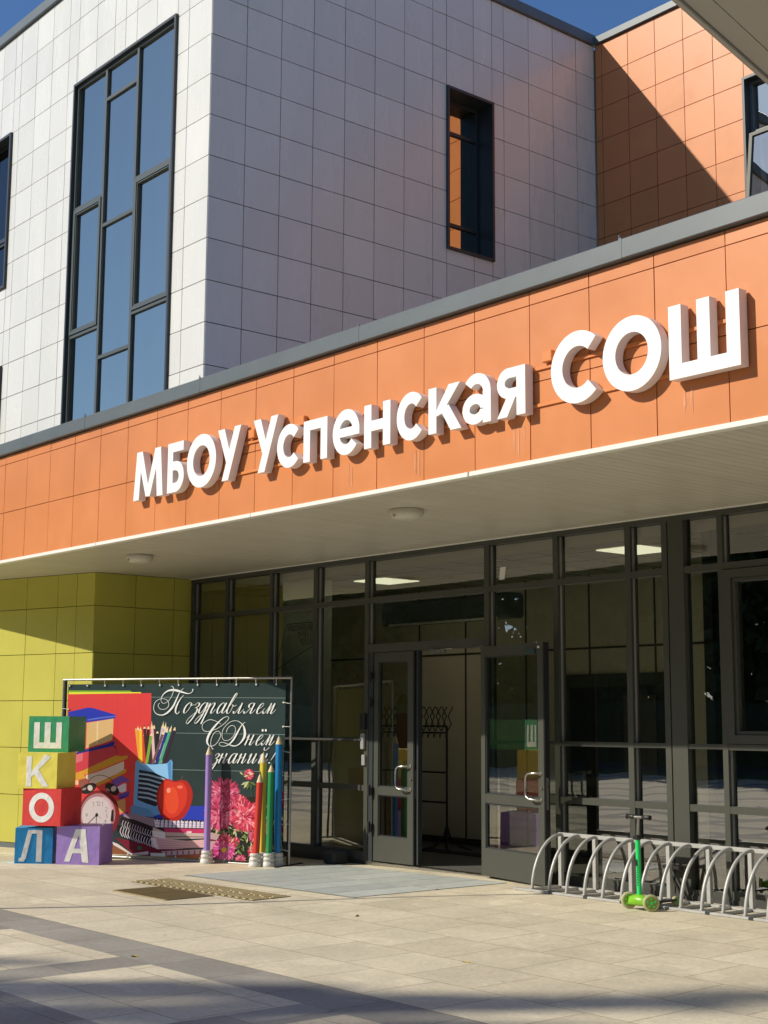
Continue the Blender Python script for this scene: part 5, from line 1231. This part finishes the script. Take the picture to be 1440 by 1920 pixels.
def added_hedge(x0, y0, x1, y1, h, w_, label):  # clipped rows added out of view to darken the glass reflections
    mb = MB(); n_ = int(math.hypot(x1-x0, y1-y0)/.5); d = Vector((x1-x0, y1-y0, 0)).normalized(); p = Vector((-d.y, d.x, 0)); r_ = random.Random(int(x0*7)); rg = []
    for i in range(n_+1):
        c = Vector((x0, y0, 0)).lerp(Vector((x1, y1, 0)), i/n_); q = lambda: r_.uniform(-.12, .12)
        rg += [c-p*(w_+q()), c-p*(w_*.95+q())+Vector((0, 0, h*.7+q())), c-p*(w_*.5+q())+Vector((0, 0, h+q())), c+p*(w_*.5+q())+Vector((0, 0, h+q())), c+p*(w_*.95+q())+Vector((0, 0, h*.7+q())), c+p*(w_+q())]
    mb.idx(rg, [(i*6+k, i*6+k+1, i*6+k+7, i*6+k+6) for i in range(n_) for k in range(5)]); tag(mb.build('added_hedge', m_hedge), label, 'added_hedge')
def leaf_mass(x0, y0, x1, y1, h):  # foliage added behind the trees, unseen, to fill their reflection with dark
    mb = MB(); r_ = random.Random(4); L_ = math.hypot(x1-x0, y1-y0); d = Vector((x1-x0, y1-y0, 0)).normalized(); p = Vector((-d.y, d.x, 0))
    for _ in range(int(L_*h*1.6)):
        c = Vector((x0, y0, 0))+d*r_.uniform(0, L_)+p*r_.uniform(-1.6, 1.6); c.z = r_.uniform(0, 1)**.8*h*(.82+.18*math.sin(c.x*.5+c.y*.7)); a_ = Vector((r_.gauss(0, 1), r_.gauss(0, 1), r_.gauss(0, 1))).normalized(); q = a_.orthogonal().normalized(); s__ = a_.cross(q); l = r_.uniform(.6, 1.2)
        mb.face([c-q*l, c-s__*l*.6, c+q*l, c+s__*l*.6])
    o = mb.build('added_leaf_mass', m_leaf); o['kind'] = 'stuff'; o['label'] = 'unseen dark green leaf mass added to deepen the glass reflections'
leaf_mass(-95, -36, 50, -36, 15); leaf_mass(-57, -36, -57, 14, 14)
added_hedge(-85, -25, 60, -25, 2.4, 1.2, 'unseen clipped greenery added across the road to darken the reflections')
added_hedge(-46, -24, -46, 7, 2.2, 1.0, 'unseen clipped greenery added on the west side to darken the reflections')
# its lower boughs throw the soft bands over the foreground slabs
SH = Vector((.545, 1, -.757))/.757
def over(x, y, z): return (x-SH.x*z, y-SH.y*z, z)     # point at height z whose shadow falls on (x, y)
SHB = [(-9.1, 4.15, 1.2, .10, 20), (-7.9, 4.15, 1.6, .22, 20), (-7.3, 4.75, 1.8, .18, 21), (-6.4, 5.35, 1.8, .20, 20), (-5.7, 6.2, 1.9, .16, 21.5), (-5.0, 7.3, 1.2, .12, 21),
 (-5.5, 5.3, 1.1, .12, 22), (-7.3, 3.7, 1.8, .26, 22), (-6.1, 4.5, 1.6, .18, 22), (-6.5, 3.7, 1.4, .2, 21)]
cl = []
ax_ = (.642, .767)
for (x, y, ln, wd_, z) in SHB:
    n_ = max(1, int(ln/.35))
    for i in range(n_):
        t = (i+.5)/n_-.5; a, b, c = over(x+ax_[0]*ln*t+.05*math.sin(i*3.1), y+ax_[1]*ln*t+.05*math.cos(i*2.3), z+.3*math.sin(i*1.7)); cl.append((a, b, c, .30, wd_*1.15, wd_*.7))
tree(-21.5, -22.5, 24, 15, cl, 8500, .07, 'tall leafy tree behind the photographer shading the foreground', 3, .22)
rr_ = random.Random(11)
for i in range(20):
    x = -78+i*5.6+rr_.uniform(-1.5, 1.5); y = -29+rr_.uniform(-3.5, 3.5); h = rr_.uniform(16, 20)
    tree(x, y, h, h*.35, [(x, y, h*.60, 4.4, 3.4, h*.40), (x+2.2, y+.6, h*.32, 2.8, 2, 4), (x-2.3, y-.5, h*.3, 2.8, 2.1, 4)], 5200, .42, 'dense green tree in the belt across the road behind the photographer', 20+i, .2)

for i in range(7):
    x = -50+rr_.uniform(-1.5, 1.5); y = -22+i*5.2; h = rr_.uniform(11, 15)
    tree(x, y, h, h*.35, [(x, y, h*.60, 3.4, 3.8, h*.40), (x+.6, y+2.2, h*.32, 2, 2.6, 3), (x-.5, y-2.3, h*.3, 2, 2.6, 3)], 4200, .36, 'dense green tree on the west side of the square, left of the view', 60+i, .2, 'trees west of the square')
